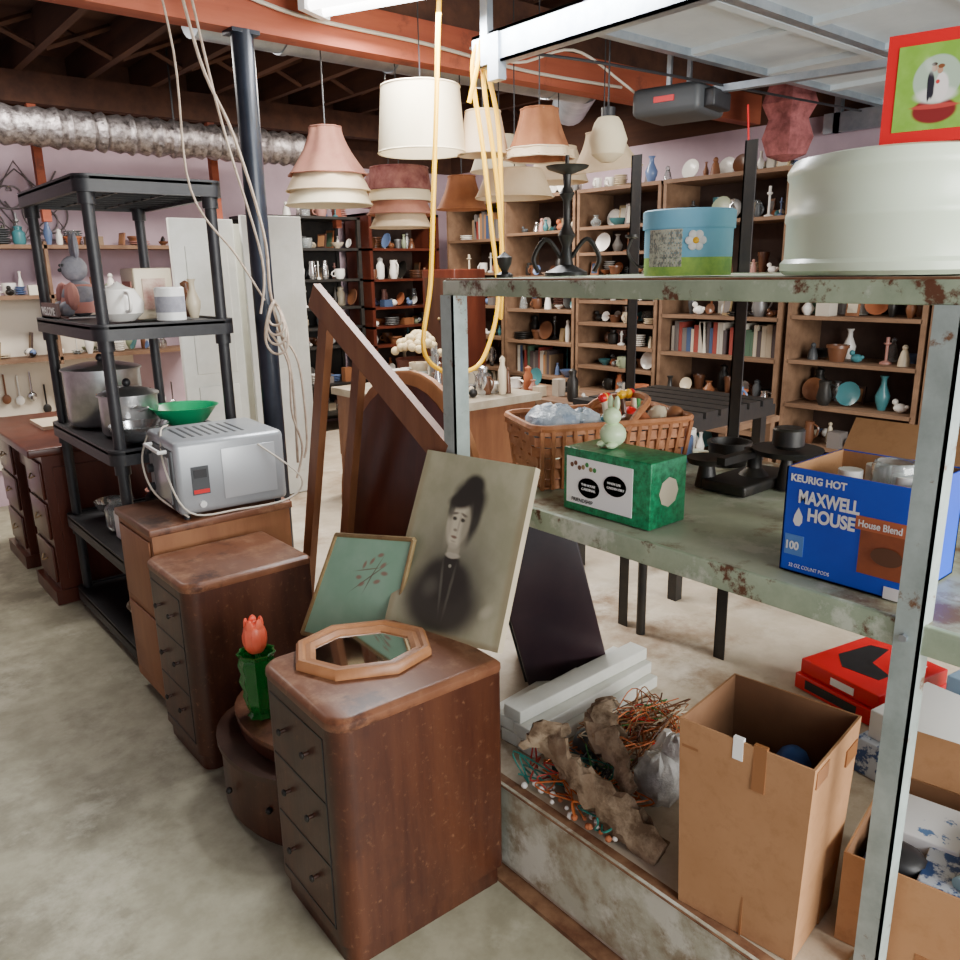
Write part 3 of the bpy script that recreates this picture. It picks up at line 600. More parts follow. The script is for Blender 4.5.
b.tube([(.93,3.02,.98),(.88,2.95,.9),(.88,2.85,.80),(.93,2.68,.74)],.0035,CORD)
b.done()

b=B('hanging_rope_bundle')
b.tube([(1.10,3.0,2.75),(1.17,3.0,2.3),(1.18,3.0,1.85),(1.33,3.0,1.62),(1.44,3.02,1.45)],.004,ROPE)
b.tube([(1.18,3.02,2.75),(1.26,3.0,2.29),(1.36,3.0,2.05),(1.44,2.98,1.7),(1.46,3.0,1.45),(1.53,3.02,1.15),(1.52,3.0,.78)],.006,ROPE)
b.tube([(1.22,3.02,2.75),(1.29,3.0,2.25),(1.34,3.0,2.0),(1.43,2.99,1.6),(1.40,2.98,1.4)],.005,ROPE)
for i in range(4):
    a=.022+.008*i; b.tube([(1.46+a*math.cos(t),3.0+.02*math.sin(t*2)-.02,1.40-.02*i+a*2.2*math.sin(t)) for t in [j*.628 for j in range(11)]],.005,ROPE,sub=3)
b.tube([(1.44,3.0,1.33),(1.5,2.98,1.2),(1.50,2.98,1.0),(1.535,2.98,.85),(1.50,2.98,.72)],.005,ROPE)
b.tube([(1.47,3.0,1.33),(1.545,2.98,1.2),(1.56,2.98,.9),(1.54,2.98,.8)],.005,ROPE); b.done()
b=B('beam_cable'); b.tube([(.5,3.06,2.62),(.85,3.06,2.52),(1.25,3.06,2.57),(1.7,3.06,2.51),(2.3,3.06,2.50),(2.9,3.06,2.47),(3.6,3.06,2.48)],.008,CORD); b.done()
b=B('yellow_extension_cord')
b.tube([(2.05,2.6,2.76),(2.02,2.6,2.45),(2.0,2.6,2.17),(1.97,2.6,1.8),(1.945,2.6,1.5),(1.90,2.6,1.25),(2.0,2.6,1.15),(2.12,2.6,1.14),(2.22,2.6,1.2),(2.30,2.6,1.42),(2.27,2.6,1.7),(2.23,2.6,2.0),(2.18,2.6,2.3),(2.2,2.56,2.42)],.0095,YEL,n=8)
b.tube([(2.2,2.56,2.42),(2.22,2.58,2.25),(2.30,2.6,1.9),(2.325,2.6,1.6),(2.33,2.62,1.35),(2.34,2.62,1.6),(2.33,2.62,2.1),(2.24,2.6,2.35),(2.2,2.56,2.42),(2.17,2.56,2.3),(2.16,2.6,2.18)],.0095,YEL,n=8)
b.done()

# ------------------------------------------------------------------ lampshades
SHB=mat('shade_beige',(.68,.53,.35),(.60,.45,.28),5,.9)
SHW=mat('shade_cream',(.78,.68,.47),(.70,.59,.39),3,.9)
SHR=mat('shade_dusty_rose',(.40,.18,.12),(.30,.12,.085),8,.9)
SHBR=mat('shade_brown',(.36,.14,.055),(.25,.09,.04),8,.9)
SHM=mat('shade_maroon',(.14,.035,.035),(.28,.12,.10),16,.9)
def shade(x,y,z,tiers,nm='lampshade',top=2.775,tilt=0):
    b=B(nm); M=Matrix.Translation((x,y,z))@Matrix.Rotation(math.radians(tilt),4,'Y')
    hi=0
    for (r0,r1,za,zb,m,rip,nr) in tiers:
        pr=[]
        for i in range(9):
            t=i/8; r=r1+(r0-r1)*(1-t)**(1.5 if rip else 1.0); pr.append((r,za+(zb-za)*t))
        b.shell(pr,(0,0,0),m,64,M,rip,nr)
        hi=max(hi,zb)
        for zz,rr in ((za,r0),(zb,r1)): b.tube([(rr*(1+rip*math.cos(nr*a*math.pi/16))*math.cos(a*math.pi/16),rr*(1+rip*math.cos(nr*a*math.pi/16))*math.sin(a*math.pi/16),zz) for a in range(33)],.004,m,n=5,sub=1,M=M)
        for a in (0,2.09,4.19): b.cyl((0,0,zb-.01),(r1*math.cos(a),r1*math.sin(a),zb-.004),.002,GALV,M=M,n=5)
    p=M@V((0,0,hi-.02)); b.cyl(p,(p.x,p.y,top),.003,BLK,n=5); b.done()
shade(2.17,2.93,2.035,[(.185,.165,0,.255,SHW,0,0)])
shade(1.98,3.4,1.85,[(.175,.07,.13,.33,SHR,.05,8),(.19,.15,.06,.14,SHB,.0,8),(.195,.17,.0,.06,SHW,0,8)],top=2.5)
shade(2.36,3.38,1.76,[(.155,.14,.17,.27,SHM,.0,8),(.155,.145,.12,.17,SHW,.0,8),(.16,.13,.06,.12,SHR,.02,8),(.15,.12,.0,.06,SHB,0,8)],top=2.5)
shade(2.78,3.42,1.86,[(.13,.07,0,.16,SHBR,.02,8)],top=2.5)
shade(2.62,3.85,1.9,[(.2,.12,0,.16,SHM,.0,8)])
shade(2.56,2.62,2.01,[(.14,.075,0,.19,SHBR,.06,8),(.145,.14,-.005,.03,SHB,.05,8)])
shade(2.40,2.80,2.03,[(.11,.075,0,.17,SHB,0,8)])
shade(3.08,2.70,2.00,[(.17,.08,0,.17,SHB,.02,8)],tilt=-8,top=2.76)
shade(2.72,2.95,1.88,[(.185,.13,0,.12,SHB,.0,8)])
shade(2.98,3.35,2.05,[(.15,.09,0,.17,SHW,.0,8)],top=2.5)
shade(3.42,3.35,2.02,[(.17,.1,0,.18,SHB,.0,8)],top=2.5)
b=B('hanging_glass_lamp'); b.lathe([(.03,0),(.07,.03),(.085,.09),(.06,.16),(.045,.18),(.001,.19)],(2.86,2.50,2.0),SHW,20); b.cyl((2.86,2.50,2.17),(2.86,2.50,2.775),.004,BLK)
b.cyl((2.86,2.50,2.18),(2.86,2.50,2.22),.03,BLK); b.done()

# ------------------------------------------------------------------ steel workbench shelf
b=B('steel_workbench_shelf')
X0,X1,Y0,Y1=1.33,2.18,-.35,1.70
b.box(X0,X1,Y0,Y1,1.512,1.527,GRNT)
b.box(X0-.012,X0+.004,Y0,Y1+.01,1.487,1.525,GRN,bev=.003); b.box(X0-.008,X0+.02,Y0,Y1,1.524,1.529,RUST); b.box(X0,X1,Y1-.004,Y1+.012,1.487,1.529,GRN); b.box(X1-.004,X1+.01,Y0,Y1,1.487,1.529,GRN)
b.box(X0,X1,Y0,Y1,.955,.975,GRNT); b.box(X0-.010,X0+.004,Y0,Y1,.925,.977,GRN,bev=.003); b.box(X0,X1,Y1-.004,Y1+.01,.925,.977,GRN)
def angle(b,x,y,z0,z1,sx,sy,m,w=.042):
    b.box(min(x,x+sx*w),max(x,x+sx*w),min(y,y+sy*.005),max(y,y+sy*.005),z0,z1,m); b.box(min(x,x+sx*.005),max(x,x+sx*.005),min(y,y+sy*w),max(y,y+sy*w),z0,z1,m)
angle(b,X0-.017,Y1-.035,.26,1.488,1,1,POST,.05)
angle(b,X0-.017,.455,.26,1.488,1,1,POST,.042)
b.box(X0-.018,X0+.03,.45,.51,.26,.264,POST)
for z in (.95,): b.cyl((X0-.017,.48,z),(X0-.024,.48,z),.007,GALV,n=6)
b.cyl((2.16,1.68,.26),(2.16,1.68,.94),.017,BLKM,n=10)
angle(b,2.165,1.79,.26,1.90,1,-1,BLKM,.04); angle(b,2.2,1.40,.26,1.90,1,-1,BLKM,.04); angle(b,2.2,Y0,.26,1.5,-1,1,BLKM,.04)
b.box(2.19,2.2,1.3,1.79,1.49,1.52,BLKM)
b.done()

TZ=1.53
b=B('round_hatbox'); HB=mat('sky_blue_print',(.16,.48,.68),(.24,.56,.74),4,.6); HG=mat('lime_print',(.40,.62,.10),(.20,.42,.08),30,.6); c=(1.60,1.15,TZ)
b.lathe([(.098,0),(.098,.04)],c,HG,32); b.lathe([(.0985,.04),(.0985,.105)],c,HB,32); b.lathe([(.103,.102),(.103,.14),(.098,.143),(.001,.143)],c,HB,32)
M=Matrix.Translation((1.60,1.15,TZ+.075))@Matrix.Rotation(math.radians(225),4,'Z')@Matrix.Translation((.1,0,0))
for k in range(6):
    a=k*1.047; b.sph((.0,.014*math.cos(a),.014*math.sin(a)),.009,TEXW,8,M,sc=(.25,1,1))
b.sph((0.001,0,0),.007,YEL,8,M,sc=(.4,1,1))
MESHP=mat('mesh_patch',(.5,.52,.42),(.2,.22,.2),90,.7,lo=.45,hi=.55)
for k in range(12):
    M=Matrix.Translation((1.60,1.15,TZ))@Matrix.Rotation(math.radians(160+k*4.2),4,'Z'); b.box(.094,.0995,-.0030,.0030,.02,.098,MESHP,M)
for k in range(8):
    for j in range(12):
        M=Matrix.Translation((1.60,1.15,TZ))@Matrix.Rotation(math.radians(160+j*4.2),4,'Z'); b.box(.095,.0992,-.0038,.0038,.02+k*.0105,.026+k*.0105,CREAM,M)
b.done()
b=B('cake_carrier'); c=(1.62,.70,TZ); CK=mat('mint_white_plastic',(.70,.80,.63),(.64,.76,.58),2,.3)
b.lathe([(.19,0),(.20,.008),(.2,.022),(.193,.03),(.193,.095),(.196,.10),(.196,.112),(.193,.117),(.193,.172),(.197,.178),(.197,.19),(.186,.208),(.15,.215),(.001,.218)],c,CK,64); b.done()
SNOW=paint('snow_globe_print',(.22,.44,.05),[(.5,.22,.27,.15,0,.10,(.22,.02,.02),1),(.5,.27,.29,.03,0,.2,(.5,.06,.05),1),(.5,.58,.29,.28,0,.05,(.42,.55,.42),1),(.5,.40,.24,.09,0,.3,(.75,.75,.70),1),(.43,.52,.045,.16,5,.15,(.02,.02,.03),1),(.41,.45,.02,.12,0,.2,(.02,.02,.03),1),(.56,.48,.085,.16,0,.2,(.85,.80,.78),1),(.55,.58,.05,.07,0,.2,(.85,.80,.78),1),(.455,.71,.035,.042,0,.15,(.5,.28,.18),1),(.525,.68,.035,.04,0,.15,(.5,.28,.18),1),(.45,.755,.036,.02,0,.2,(.05,.02,.01),1),(.535,.725,.042,.025,0,.2,(.22,.08,.03),1),(.51,.55,.025,.025,0,.3,(.6,.04,.04),1),(.40,.74,.05,.10,30,.6,(.75,.80,.75),.35)],.3,(.28,.52,.08),4)
b=B('red_gift_box'); o=V((1.52,.700,TZ+.219)); d=V((.25,-.97,0)).normalized(); z=V((0,0,1))
b.panel(o,o+d*.16,o+d*.16+z*.175,o+z*.175,.10,RED,RED); nn=d.cross(z)
q=o+nn*.001+d*.018+z*.02; b.panel(q,q+d*.124,q+d*.124+z*.135,q+z*.135,.001,SNOW,SNOW)
b.done()
b=B('black_table_lamp'); b.lathe([(.06,0),(.06,.01),(.02,.03),(.012,.08),(.025,.11),(.01,.14),(.01,.20),(.022,.22),(.01,.24),(.012,.27),(.055,.285),(.06,.292),(.001,.292)],(1.70,1.63,TZ),BLKM,18)
b.cyl((1.70,1.63,TZ+.29),(1.70,1.63,TZ+.32),.006,BLKM)
for s in (1,-1): b.tube([(1.70+s*.01,1.63-s*.01,TZ+.05),(1.70+s*.04,1.63-s*.04,TZ+.1),(1.70+s*.07,1.63-s*.06,TZ+.05),(1.70+s*.06,1.63-s*.05,TZ+.01)],.007,BLKM)
b.done()
b=B('black_candelabra')
c=V((1.95,1.50,TZ)); b.lathe([(.05,0),(.045,.01),(.008,.02),(.008,.16),(.02,.17)],c,BLKM,14)
for a in range(4):
    q=a*1.57+.5; dx,dy=math.cos(q),math.sin(q); b.tube([c+V((0,0,.06)),c+V((dx*.05,dy*.05,.02)),c+V((dx*.09,dy*.09,.06)),c+V((dx*.08,dy*.08,.10))],.005,BLKM); b.lathe([(.005,0),(.02,.005),(.02,.012)],c+V((dx*.08,dy*.08,.10)),BLKM,10)
b.done()
b=B('black_finial'); b.lathe([(.022,0),(.022,.008),(.008,.015),(.018,.035),(.02,.05),(.006,.06),(.001,.065)],(1.42,1.58,TZ),BLKM,14); b.done()

# lower shelf items
LZ=.978
b=B('coffee_pod_carton'); x0,x1,y0,y1,z1=1.385,1.60,.515,.748,LZ+.205
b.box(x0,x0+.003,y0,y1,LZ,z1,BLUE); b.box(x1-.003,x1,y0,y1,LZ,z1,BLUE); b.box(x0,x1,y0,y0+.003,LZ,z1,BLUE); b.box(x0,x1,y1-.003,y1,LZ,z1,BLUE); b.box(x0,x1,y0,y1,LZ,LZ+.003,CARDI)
b.box(x0+.003,x0+.005,y0,y1,LZ,z1,CARD); b.box(x1-.005,x1-.003,y0,y1,LZ,z1-.002,CARD); b.box(x0+.004,x1-.004,y1-.005,y1-.003,LZ,z1,CARD)
b.panel((x1,y1,z1),(x1,y0,z1),(x1+.07,y0-.01,z1+.055),(x1+.07,y1+.01,z1+.055),.003,CARD)
b.box(x0-.001,x0,y0,y0+.085,LZ+.035,LZ+.115,mat('coffee_photo',(.35,.09,.03),(.2,.05,.02),8,.5)); b.box(x0-.0015,x0,y0,y0+.095,LZ+.115,LZ+.14,mat('band_print',(.50,.13,.05),None,rough=.5))
b.lathe([(.001,.0),(.028,.001)],(0,0,0),BROWNG,20,facing_nx((x0-.002,y0+.035,LZ+.075)),sy=.6)
b.box(x0-.0015,x0,y1-.045,y1-.008,LZ+.035,LZ+.075,mat('badge_blue',(.1,.25,.6),None)); b.box(x0-.001,x0,y0+.0,y0+.035,LZ+.0,LZ+.022,TEXW)
b.prism([(.0,.022),(.009,.006),(.009,-.006),(.004,-.014),(-.004,-.014),(-.009,-.006),(-.007,.006)],.0005,.001,TEXW,facing_nx((x0-.0005,y1-.030,LZ+.108)))
for (dx,dy) in ((.05,.03),(.03,.12),(.1,.1)): b.cyl((x0+.05+dx,y0+.03+dy,z1-.05),(x0+.05+dx,y0+.03+dy,z1-.005),.022,WPL)
o=b.done()
text('top_lettering','KEURIG HOT',.019,TEXW,facing_nx((x0-.002,y1-.010,z1-.025)),o,.0006,.95)
text('name_line_1','MAXWELL',.034,TEXW,facing_nx((x0-.002,y1-.028,z1-.064)),o,.0012,.72)
text('name_line_2','HOUSE',.034,TEXW,facing_nx((x0-.002,y1-.048,z1-.096)),o,.0012,.82)
text('blend_line','House Blend',.018,TEXW,facing_nx((x0-.003,y0+.090,LZ+.121)),o,.0003,.82)
text('count_line','100',.022,TEXW,facing_nx((x0-.003,y1-.009,LZ+.047)),o,.0006,.85)
text('small_print','32 OZ COUNT PODS',.010,TEXW,facing_nx((x0-.003,y1-.020,LZ+.012)),o,.0,.85)
b=B('green_decorated_box'); x0,x1,y0,y1=1.38,1.51,1.06,1.325
b.box(x0,x1,y0,y1,LZ,LZ+.155,GRNBOX,bev=.003); b.box(x0-.0015,x0,y0+.05,y1-.012,LZ+.02,LZ+.135,TEXW)
for cy,cz in ((y1-.085,LZ+.065),(y1-.165,LZ+.085)):
    M=facing_nx((x0-.002,cy,cz)); b.lathe([(.001,.001),(.034,.001)],(0,0,0),TEXD,20,M,sx=1.0,sy=.72)
b.lathe([(.001,0),(.03,0),(.035,-.001)],(0,0,0),CREAM,8,facing_ny(((x0+x1)/2,y0-.002,LZ+.08)))
for k in range(7): b.sph((x0-.002,y1-.03-.012*k,LZ+.115+.006*math.sin(k*2)),.006,random.choice([LEAF,BROWNG,GOLD]),6,sc=(.2,1,1))
o=b.done()
text('label_line_1','THIS HOUSE',.008,TEXW,facing_nx((x0-.004,y1-.062,LZ+.069)),o); text('label_line_2','CARDINAL',.009,TEXW,facing_nx((x0-.004,y1-.063,LZ+.058)),o)
text('label_line_3','WHEN LIFE',.008,TEXW,facing_nx((x0-.004,y1-.143,LZ+.088)),o); text('label_line_4','GARDEN DIRT',.008,TEXW,facing_nx((x0-.004,y1-.142,LZ+.077)),o)
text('label_line_5','FRIENDSHIP',.013,TEXD,facing_nx((x0-.003,y1-.03,LZ+.026)),o)
b=B('rabbit_figurine'); c=V((1.455,1.235,LZ+.156))
b.sph(c+V((0,0,.03)),.032,LGREEN,14,sc=(1,1,.95)); b.sph(c+V((-.005,.0,.075)),.022,LGREEN,12)
for s in (1,-1): b.sph(c+V((0,s*.01,.105)),.008,LGREEN,8,sc=(.8,1,2.4)); b.sph(c+V((-.02,s*.014,.008)),.012,LGREEN,8,sc=(1.5,1,.7))
b.done()
b=B('woven_basket'); M=rot((1.685,1.49,LZ),0,0,-24)
HX,HY=.235,.14
for k in range(6):
    z=.012+k*.03; e=.03*k/5
    rr=rrect(-HX-e+.03,HX+e-.03,-HY-e+.03,HY+e-.03,.04,3)
    n=len(rr); vs=[];fs=[];dens=[]
    for i in range(n):
        p=V((*rr[i],0)); q=V((*rr[(i+1)%n],0)); L=(q-p).length; m_=max(1,int(L/.03))
        for t in range(m_): dens.append(p.lerp(q,t/m_))
    n=len(dens)
    for i,p in enumerate(dens):
        off=1+.022*(1 if (i+k)%2 else -1); vs+= [(p.x*off,p.y*off,z-.012),(p.x*off,p.y*off,z+.013)]
    for i in range(n): j=(i+1)%n; fs.append((2*i,2*j,2*j+1,2*i+1))
    b.add(vs,fs,WICK,M)
for i in range(15):
    x=-HX+.03+i*(2*HX-.06)/14
    for s in (1,-1): b.cyl((x,s*(HY-.03),0),(x*1.06,s*HY,.165),.007,WICK,M=M,n=5)
b.box(-HX+.03,HX-.03,-HY+.03,HY-.03,0,.006,WICK,M)
rim=rrect(-HX,HX,-HY,HY,.05,4); b.tube([(x,y,.17) for x,y in rim+[rim[0]]],.010,WICK,sub=1,M=M)
b.tube([(.02,-HY,.15),(.06,-HY*.9,.19),(.13,-.05,.215),(.13,.05,.215),(.06,HY*.9,.19),(.02,HY,.15)],.010,WICK,M=M)
b.done()
b=B('plastic_bag_bundle'); BAG=mat('clear_bag',(.60,.68,.74),(.25,.32,.42),18,.2,0,1.0,lo=.4,hi=.6)
b.sph((1.55,1.53,LZ+.15),.085,BAG,22,sc=(1,1,.75),jit=.10)
b.sph((1.63,1.49,LZ+.15),.055,BAG,18,sc=(1,1,.85),jit=.14)
b.done()
b=B('basket_contents')
for i in range(20):
    x,y=random.uniform(1.66,1.88),random.uniform(1.36,1.5); m=random.choice([RED,BROWNG,OAKD,TEAL,CREAM,DKGREY,TERR]); b.sph((x,y,LZ+.10+random.uniform(0,.06)),random.uniform(.022,.035),m,8)
for i in range(6): x=random.uniform(1.68,1.82); b.cyl((x,1.45,LZ+.08),(x+random.uniform(-.05,.05),1.48,LZ+.22),.008,random.choice([LEAF,BROWNG,CREAM])); b.sph((x,1.48,LZ+.22),.014,random.choice([YEL,RED,CREAM]),8)
b.done()
b=B('cast_iron_scale'); c=V((1.90,1.12,LZ))
b.box(c.x-.14,c.x+.12,c.y-.06,c.y+.07,LZ,LZ+.03,BLKM,bev=.008); b.lathe([(.04,.03),(.02,.05),(.018,.08),(.03,.10)],c,BLKM,14)
b.box(c.x-.16,c.x+.13,c.y-.012,c.y+.012,LZ+.08,LZ+.10,BLKM)
b.lathe([(.02,.09),(.08,.095),(.09,.11),(.085,.11),(.001,.10)],c+V((.02,-.08,0)),BLKM,24); b.lathe([(.025,0),(.018,.05),(.012,.10)],c+V((.02,-.08,0)),BLKM,14)
b.lathe([(.03,.11),(.04,.12),(.04,.16),(.035,.165),(.001,.16)],c+V((.02,-.08,0)),BLKM,18)
b.lathe([(.02,.06),(.05,.065),(.055,.08),(.001,.07)],c+V((-.1,.08,0)),BLKM,20); b.lathe([(.03,0),(.02,.06)],c+V((-.1,.08,0)),BLKM,14); b.done()
b=B('iron_pots')
for x,y,h in ((2.06,1.30,.06),(2.05,.99,.05),(2.08,.82,.1)): b.lathe([(.05,0),(.06,.02),(.06,h),(.065,h),(.065,h+.01),(.055,h+.01),(.05,.03),(.001,.025)],(x,y,LZ),BLKM,18)
b.done()
b=B('small_kitchen_oddments')
for x,y in ((1.98,1.42),(2.08,1.48),(2.12,1.12),(1.7,.88),(2.1,.7),(1.82,.80),(1.75,.68)): item(b,x,y,LZ,.04,.09,random.choice(['pot','cup','jar','candle','heap']))
b.done()
b=B('glass_jar'); b.shell([(.035,0),(.04,.02),(.04,.05),(.035,.06)],(1.50,.60,LZ+.16),GLASS,20); b.lathe([(.035,-.157),(.035,.005)],(1.50,.60,LZ+.16),WPL,14); b.done()
b=B('potted_cacti')
for x,y in ((2.0,.90),(1.90,.88)):
    b.lathe([(.025,0),(.035,.05),(.03,.05),(.001,.045)],(x,y,LZ),TERR,12)
    for k in range(4): a=k*1.6; b.sph((x+.01*math.cos(a),y+.01*math.sin(a),LZ+.08),.012,LEAF,8,sc=(1,1,3))
b.done()

# ------------------------------------------------------------------ middle background furniture
b=B('black_slatted_bench')
for k in range(6): b.box(2.50+k*.1,2.58+k*.1,1.75,2.35,.985,1.01,BLKM)
b.box(2.48,3.1,1.75,1.79,.94,.985,BLKM); b.box(2.48,3.1,2.31,2.35,.94,.985,BLKM)
for x in (2.51,3.05):
    for y in (1.79,2.31): b.box(x-.02,x+.02,y-.02,y+.02,.26,.95,BLKM)
b.box(2.49,3.07,1.77,1.81,.5,.54,BLKM); b.box(2.49,3.07,2.29,2.33,.5,.54,BLKM); b.done()
TABW=mat('worn_tabletop',(.48,.42,.32),(.34,.27,.18),6,.6)
b=B('long_display_table'); b.box(2.35,3.05,3.1,4.15,.86,.90,TABW); b.box(2.37,3.03,3.13,4.12,.5,.86,OAKD)
for x in (2.4,3.0):
    for y in (3.16,4.08): b.box(x-.03,x+.03,y-.03,y+.03,.26,.5,OAKD)
b.done()
b=B('table_knickknacks'); shelfrow(b,(2.4,3.15,.902),(0,1),.95,(.5,0),.3,0)
shelfrow(b,(2.55,3.15,.902),(0,1),.95,(.3,0),.28,0); shelfrow(b,(2.75,3.12,.902),(0,1),.95,(.2,0),.30,0); b.done()
b=B('flower_basket'); b.lathe([(.10,0),(.15,.1),(.16,.16),(.001,.14)],(3.3,4.58,.802),MAHO,18)
FLW=mat('cream_petals',(.78,.68,.42),(.6,.46,.26),20,.8)
for i in range(60):
    a=random.uniform(0,6.28); r=random.uniform(0,.17); b.sph((3.3+r*math.cos(a),4.58+r*math.sin(a),.98+.13*(1-(r/.17)**2)+random.uniform(0,.03)),.03,FLW,7)
b.done()
b=B('dark_side_cabinet'); b.box(3.12,3.6,4.25,4.85,.30,.775,MAHO); b.box(3.10,3.62,4.23,4.87,.775,.80,MAHO)
for x in (3.15,3.57):
    for y in (4.28,4.82): b.box(x-.02,x+.02,y-.02,y+.02,.26,.3,MAHO)
b.box(3.11,3.12,4.3,4.8,.35,.55,DARKW); b.box(3.11,3.12,4.3,4.8,.57,.75,DARKW); b.done()
b=B('narrow_wooden_cabinet'); b.box(3.75,4.05,4.72,5.12,.262,1.56,MAHO,bev=.01); b.box(3.742,3.75,4.76,5.08,.35,.9,DARKW); b.box(3.742,3.75,4.76,5.08,.95,1.5,DARKW); b.sph((3.735,4.9,1.2),.012,GOLD,8); b.done()
b=B('display_counter'); b.box(3.45,3.95,2.2,4.1,.74,.77,CASEW); b.box(3.5,3.9,2.25,4.05,.5,.52,CASEW)
for x in (3.48,3.9):
    for y in (2.23,3.15,4.05): b.box(x-.02,x+.02,y-.02,y+.02,.26,.74,CASEW)
b.done()
b=B('counter_crockery'); shelfrow(b,(3.47,2.25,.771),(0,1),1.8,(.4,0),.24,0); b.done()
b=B('stored_crockery'); shelfrow(b,(3.52,2.27,.521),(0,1),1.7,(.3,0),.20,0); b.done()
b=B('woven_storage_baskets')
for y,r in ((1.45,.16),(1.85,.14),(1.05,.15)): b.lathe([(r*.8,0),(r,.2),(r*1.03,.2),(r*1.03,.22),(r*.92,.22),(r*.75,.03),(.001,.03)],(4.2,y,.262),WICK,20)
b.done()

# ------------------------------------------------------------------ platform clutter
PZ=.262
b=B('white_trim_boards')
for k,(y,zz,a) in enumerate(((1.42,0,2),(1.50,0,5),(1.44,.040,3),(1.52,.040,5),(1.60,.0,6),(1.47,.08,1))):
    M=rot((1.61,y,PZ+zz),0,0,a); b.box(-.28,.28,-.033,.033,0,.038,WPAINT,M,bev=.003)
b.done()
BARK=mat('driftwood_bark',(.28,.19,.115),(.42,.32,.215),14,.95,0,1.0,c3=(.13,.08,.045),s3=9,lo3=.48,hi3=.62)
def bark(b,pts,ws,m):
    P=[];W=[]
    for i in range(len(pts)-1):
        for k in range(5): t=k/5; P.append(V(pts[i]).lerp(V(pts[i+1]),t)); W.append(ws[i]*(1-t)+ws[i+1]*t)
    P.append(V(pts[-1])); W.append(ws[-1])
    vs=[];fs=[];n=14
    for i,(p,w) in enumerate(zip(P,W)):
        t=(P[min(i+1,len(P)-1)]-P[max(i-1,0)]).normalized(); a=t.cross(V((.75,.6,.25))).normalized(); c=t.cross(a)
        sh=random.uniform(-.008,.008)
        for j in range(n):
            an=6.283*j/n; rr=w*(1+random.uniform(-.30,.30)); vs.append(p+a*(rr*math.cos(an)+sh)+c*(rr*.4*math.sin(an)))
    for i in range(len(P)-1):
        for j in range(n): k=(j+1)%n; fs.append((i*n+j,i*n+k,(i+1)*n+k,(i+1)*n+j))
    fs.append(tuple(range(n))); fs.append(tuple((len(P)-1)*n+j for j in range(n)))
    b.add(vs,fs,m,None,False)
b=B('driftwood_bark_pieces')
bark(b,[(1.30,1.28,.42),(1.27,1.24,.43),(1.24,1.18,.40),(1.24,1.10,.37),(1.25,1.0,.33),(1.26,.90,.29)],[.02,.045,.03,.05,.065,.04],BARK)
bark(b,[(1.42,1.20,.49),(1.37,1.16,.50),(1.32,1.13,.46),(1.31,1.07,.43),(1.27,1.0,.39)],[.015,.035,.05,.03,.02],BARK)
bark(b,[(1.25,1.27,.41),(1.28,1.20,.36),(1.27,1.14,.30)],[.025,.035,.03],BARK)
bark(b,[(1.22,1.30,.38),(1.24,1.26,.44),(1.28,1.20,.46)],[.012,.025,.015],BARK)
b.done()
COP=mat('copper_wire',(.55,.15,.045),None,rough=.4,metal=.5)
b=B('string_light_tangle'); random.seed(11)
for k in range(28):
    cx,cy=random.uniform(1.25,1.42),random.uniform(1.04,1.32); m=random.choice([COP,COP,COP,LEAF,mat('wire_teal',(.02,.2,.16),None),DKGREY,mat('wire_red',(.4,.03,.02),None)])
    pts=[(max(1.205,cx+random.uniform(-.06,.06)),cy+random.uniform(-.08,.08),PZ+.01+random.uniform(0,.06)) for _ in range(9)]
    b.tube(pts,.0024,m,n=4,sub=5)
for k in range(36): b.sph((random.uniform(1.215,1.3),random.uniform(.98,1.32),PZ+.008+random.uniform(0,.015)),random.uniform(.005,.010),random.choice([WHT,WHT,TERR]),7)
for k in range(34):
    pts=[(1.58+random.uniform(-.18,.16),1.23+random.uniform(-.12,.08),PZ+.02+random.uniform(0,.10)) for _ in range(7)]; b.tube(pts,.002,random.choice([COP,OAK,LEAF,COP,BROWNG,RED,OAK,CREAM]),n=4,sub=5)
b.done()
b=B('plastic_jugs_and_bags'); BAG2=mat('clear_film',(.62,.62,.60),(.36,.36,.34),16,.25,0,1.0,lo=.4,hi=.6)
b.sph((1.43,1.04,PZ+.075),.068,BAG2,20,sc=(.9,.9,1.05),jit=.10); b.sph((1.46,1.02,PZ+.15),.03,BAG2,12,sc=(1,1,1.3),jit=.15)
b.lathe([(.04,0),(.05,.05),(.03,.1),(.01,.13)],(1.54,1.10,PZ),WPL,14,rip=.12,nr=5); b.sph((1.44,1.28,PZ+.045),.045,DKGREY,10); b.box(1.30,1.38,1.20,1.28,PZ,PZ+.05,mat('dark_teal',(.01,.08,.07),None)); b.done()
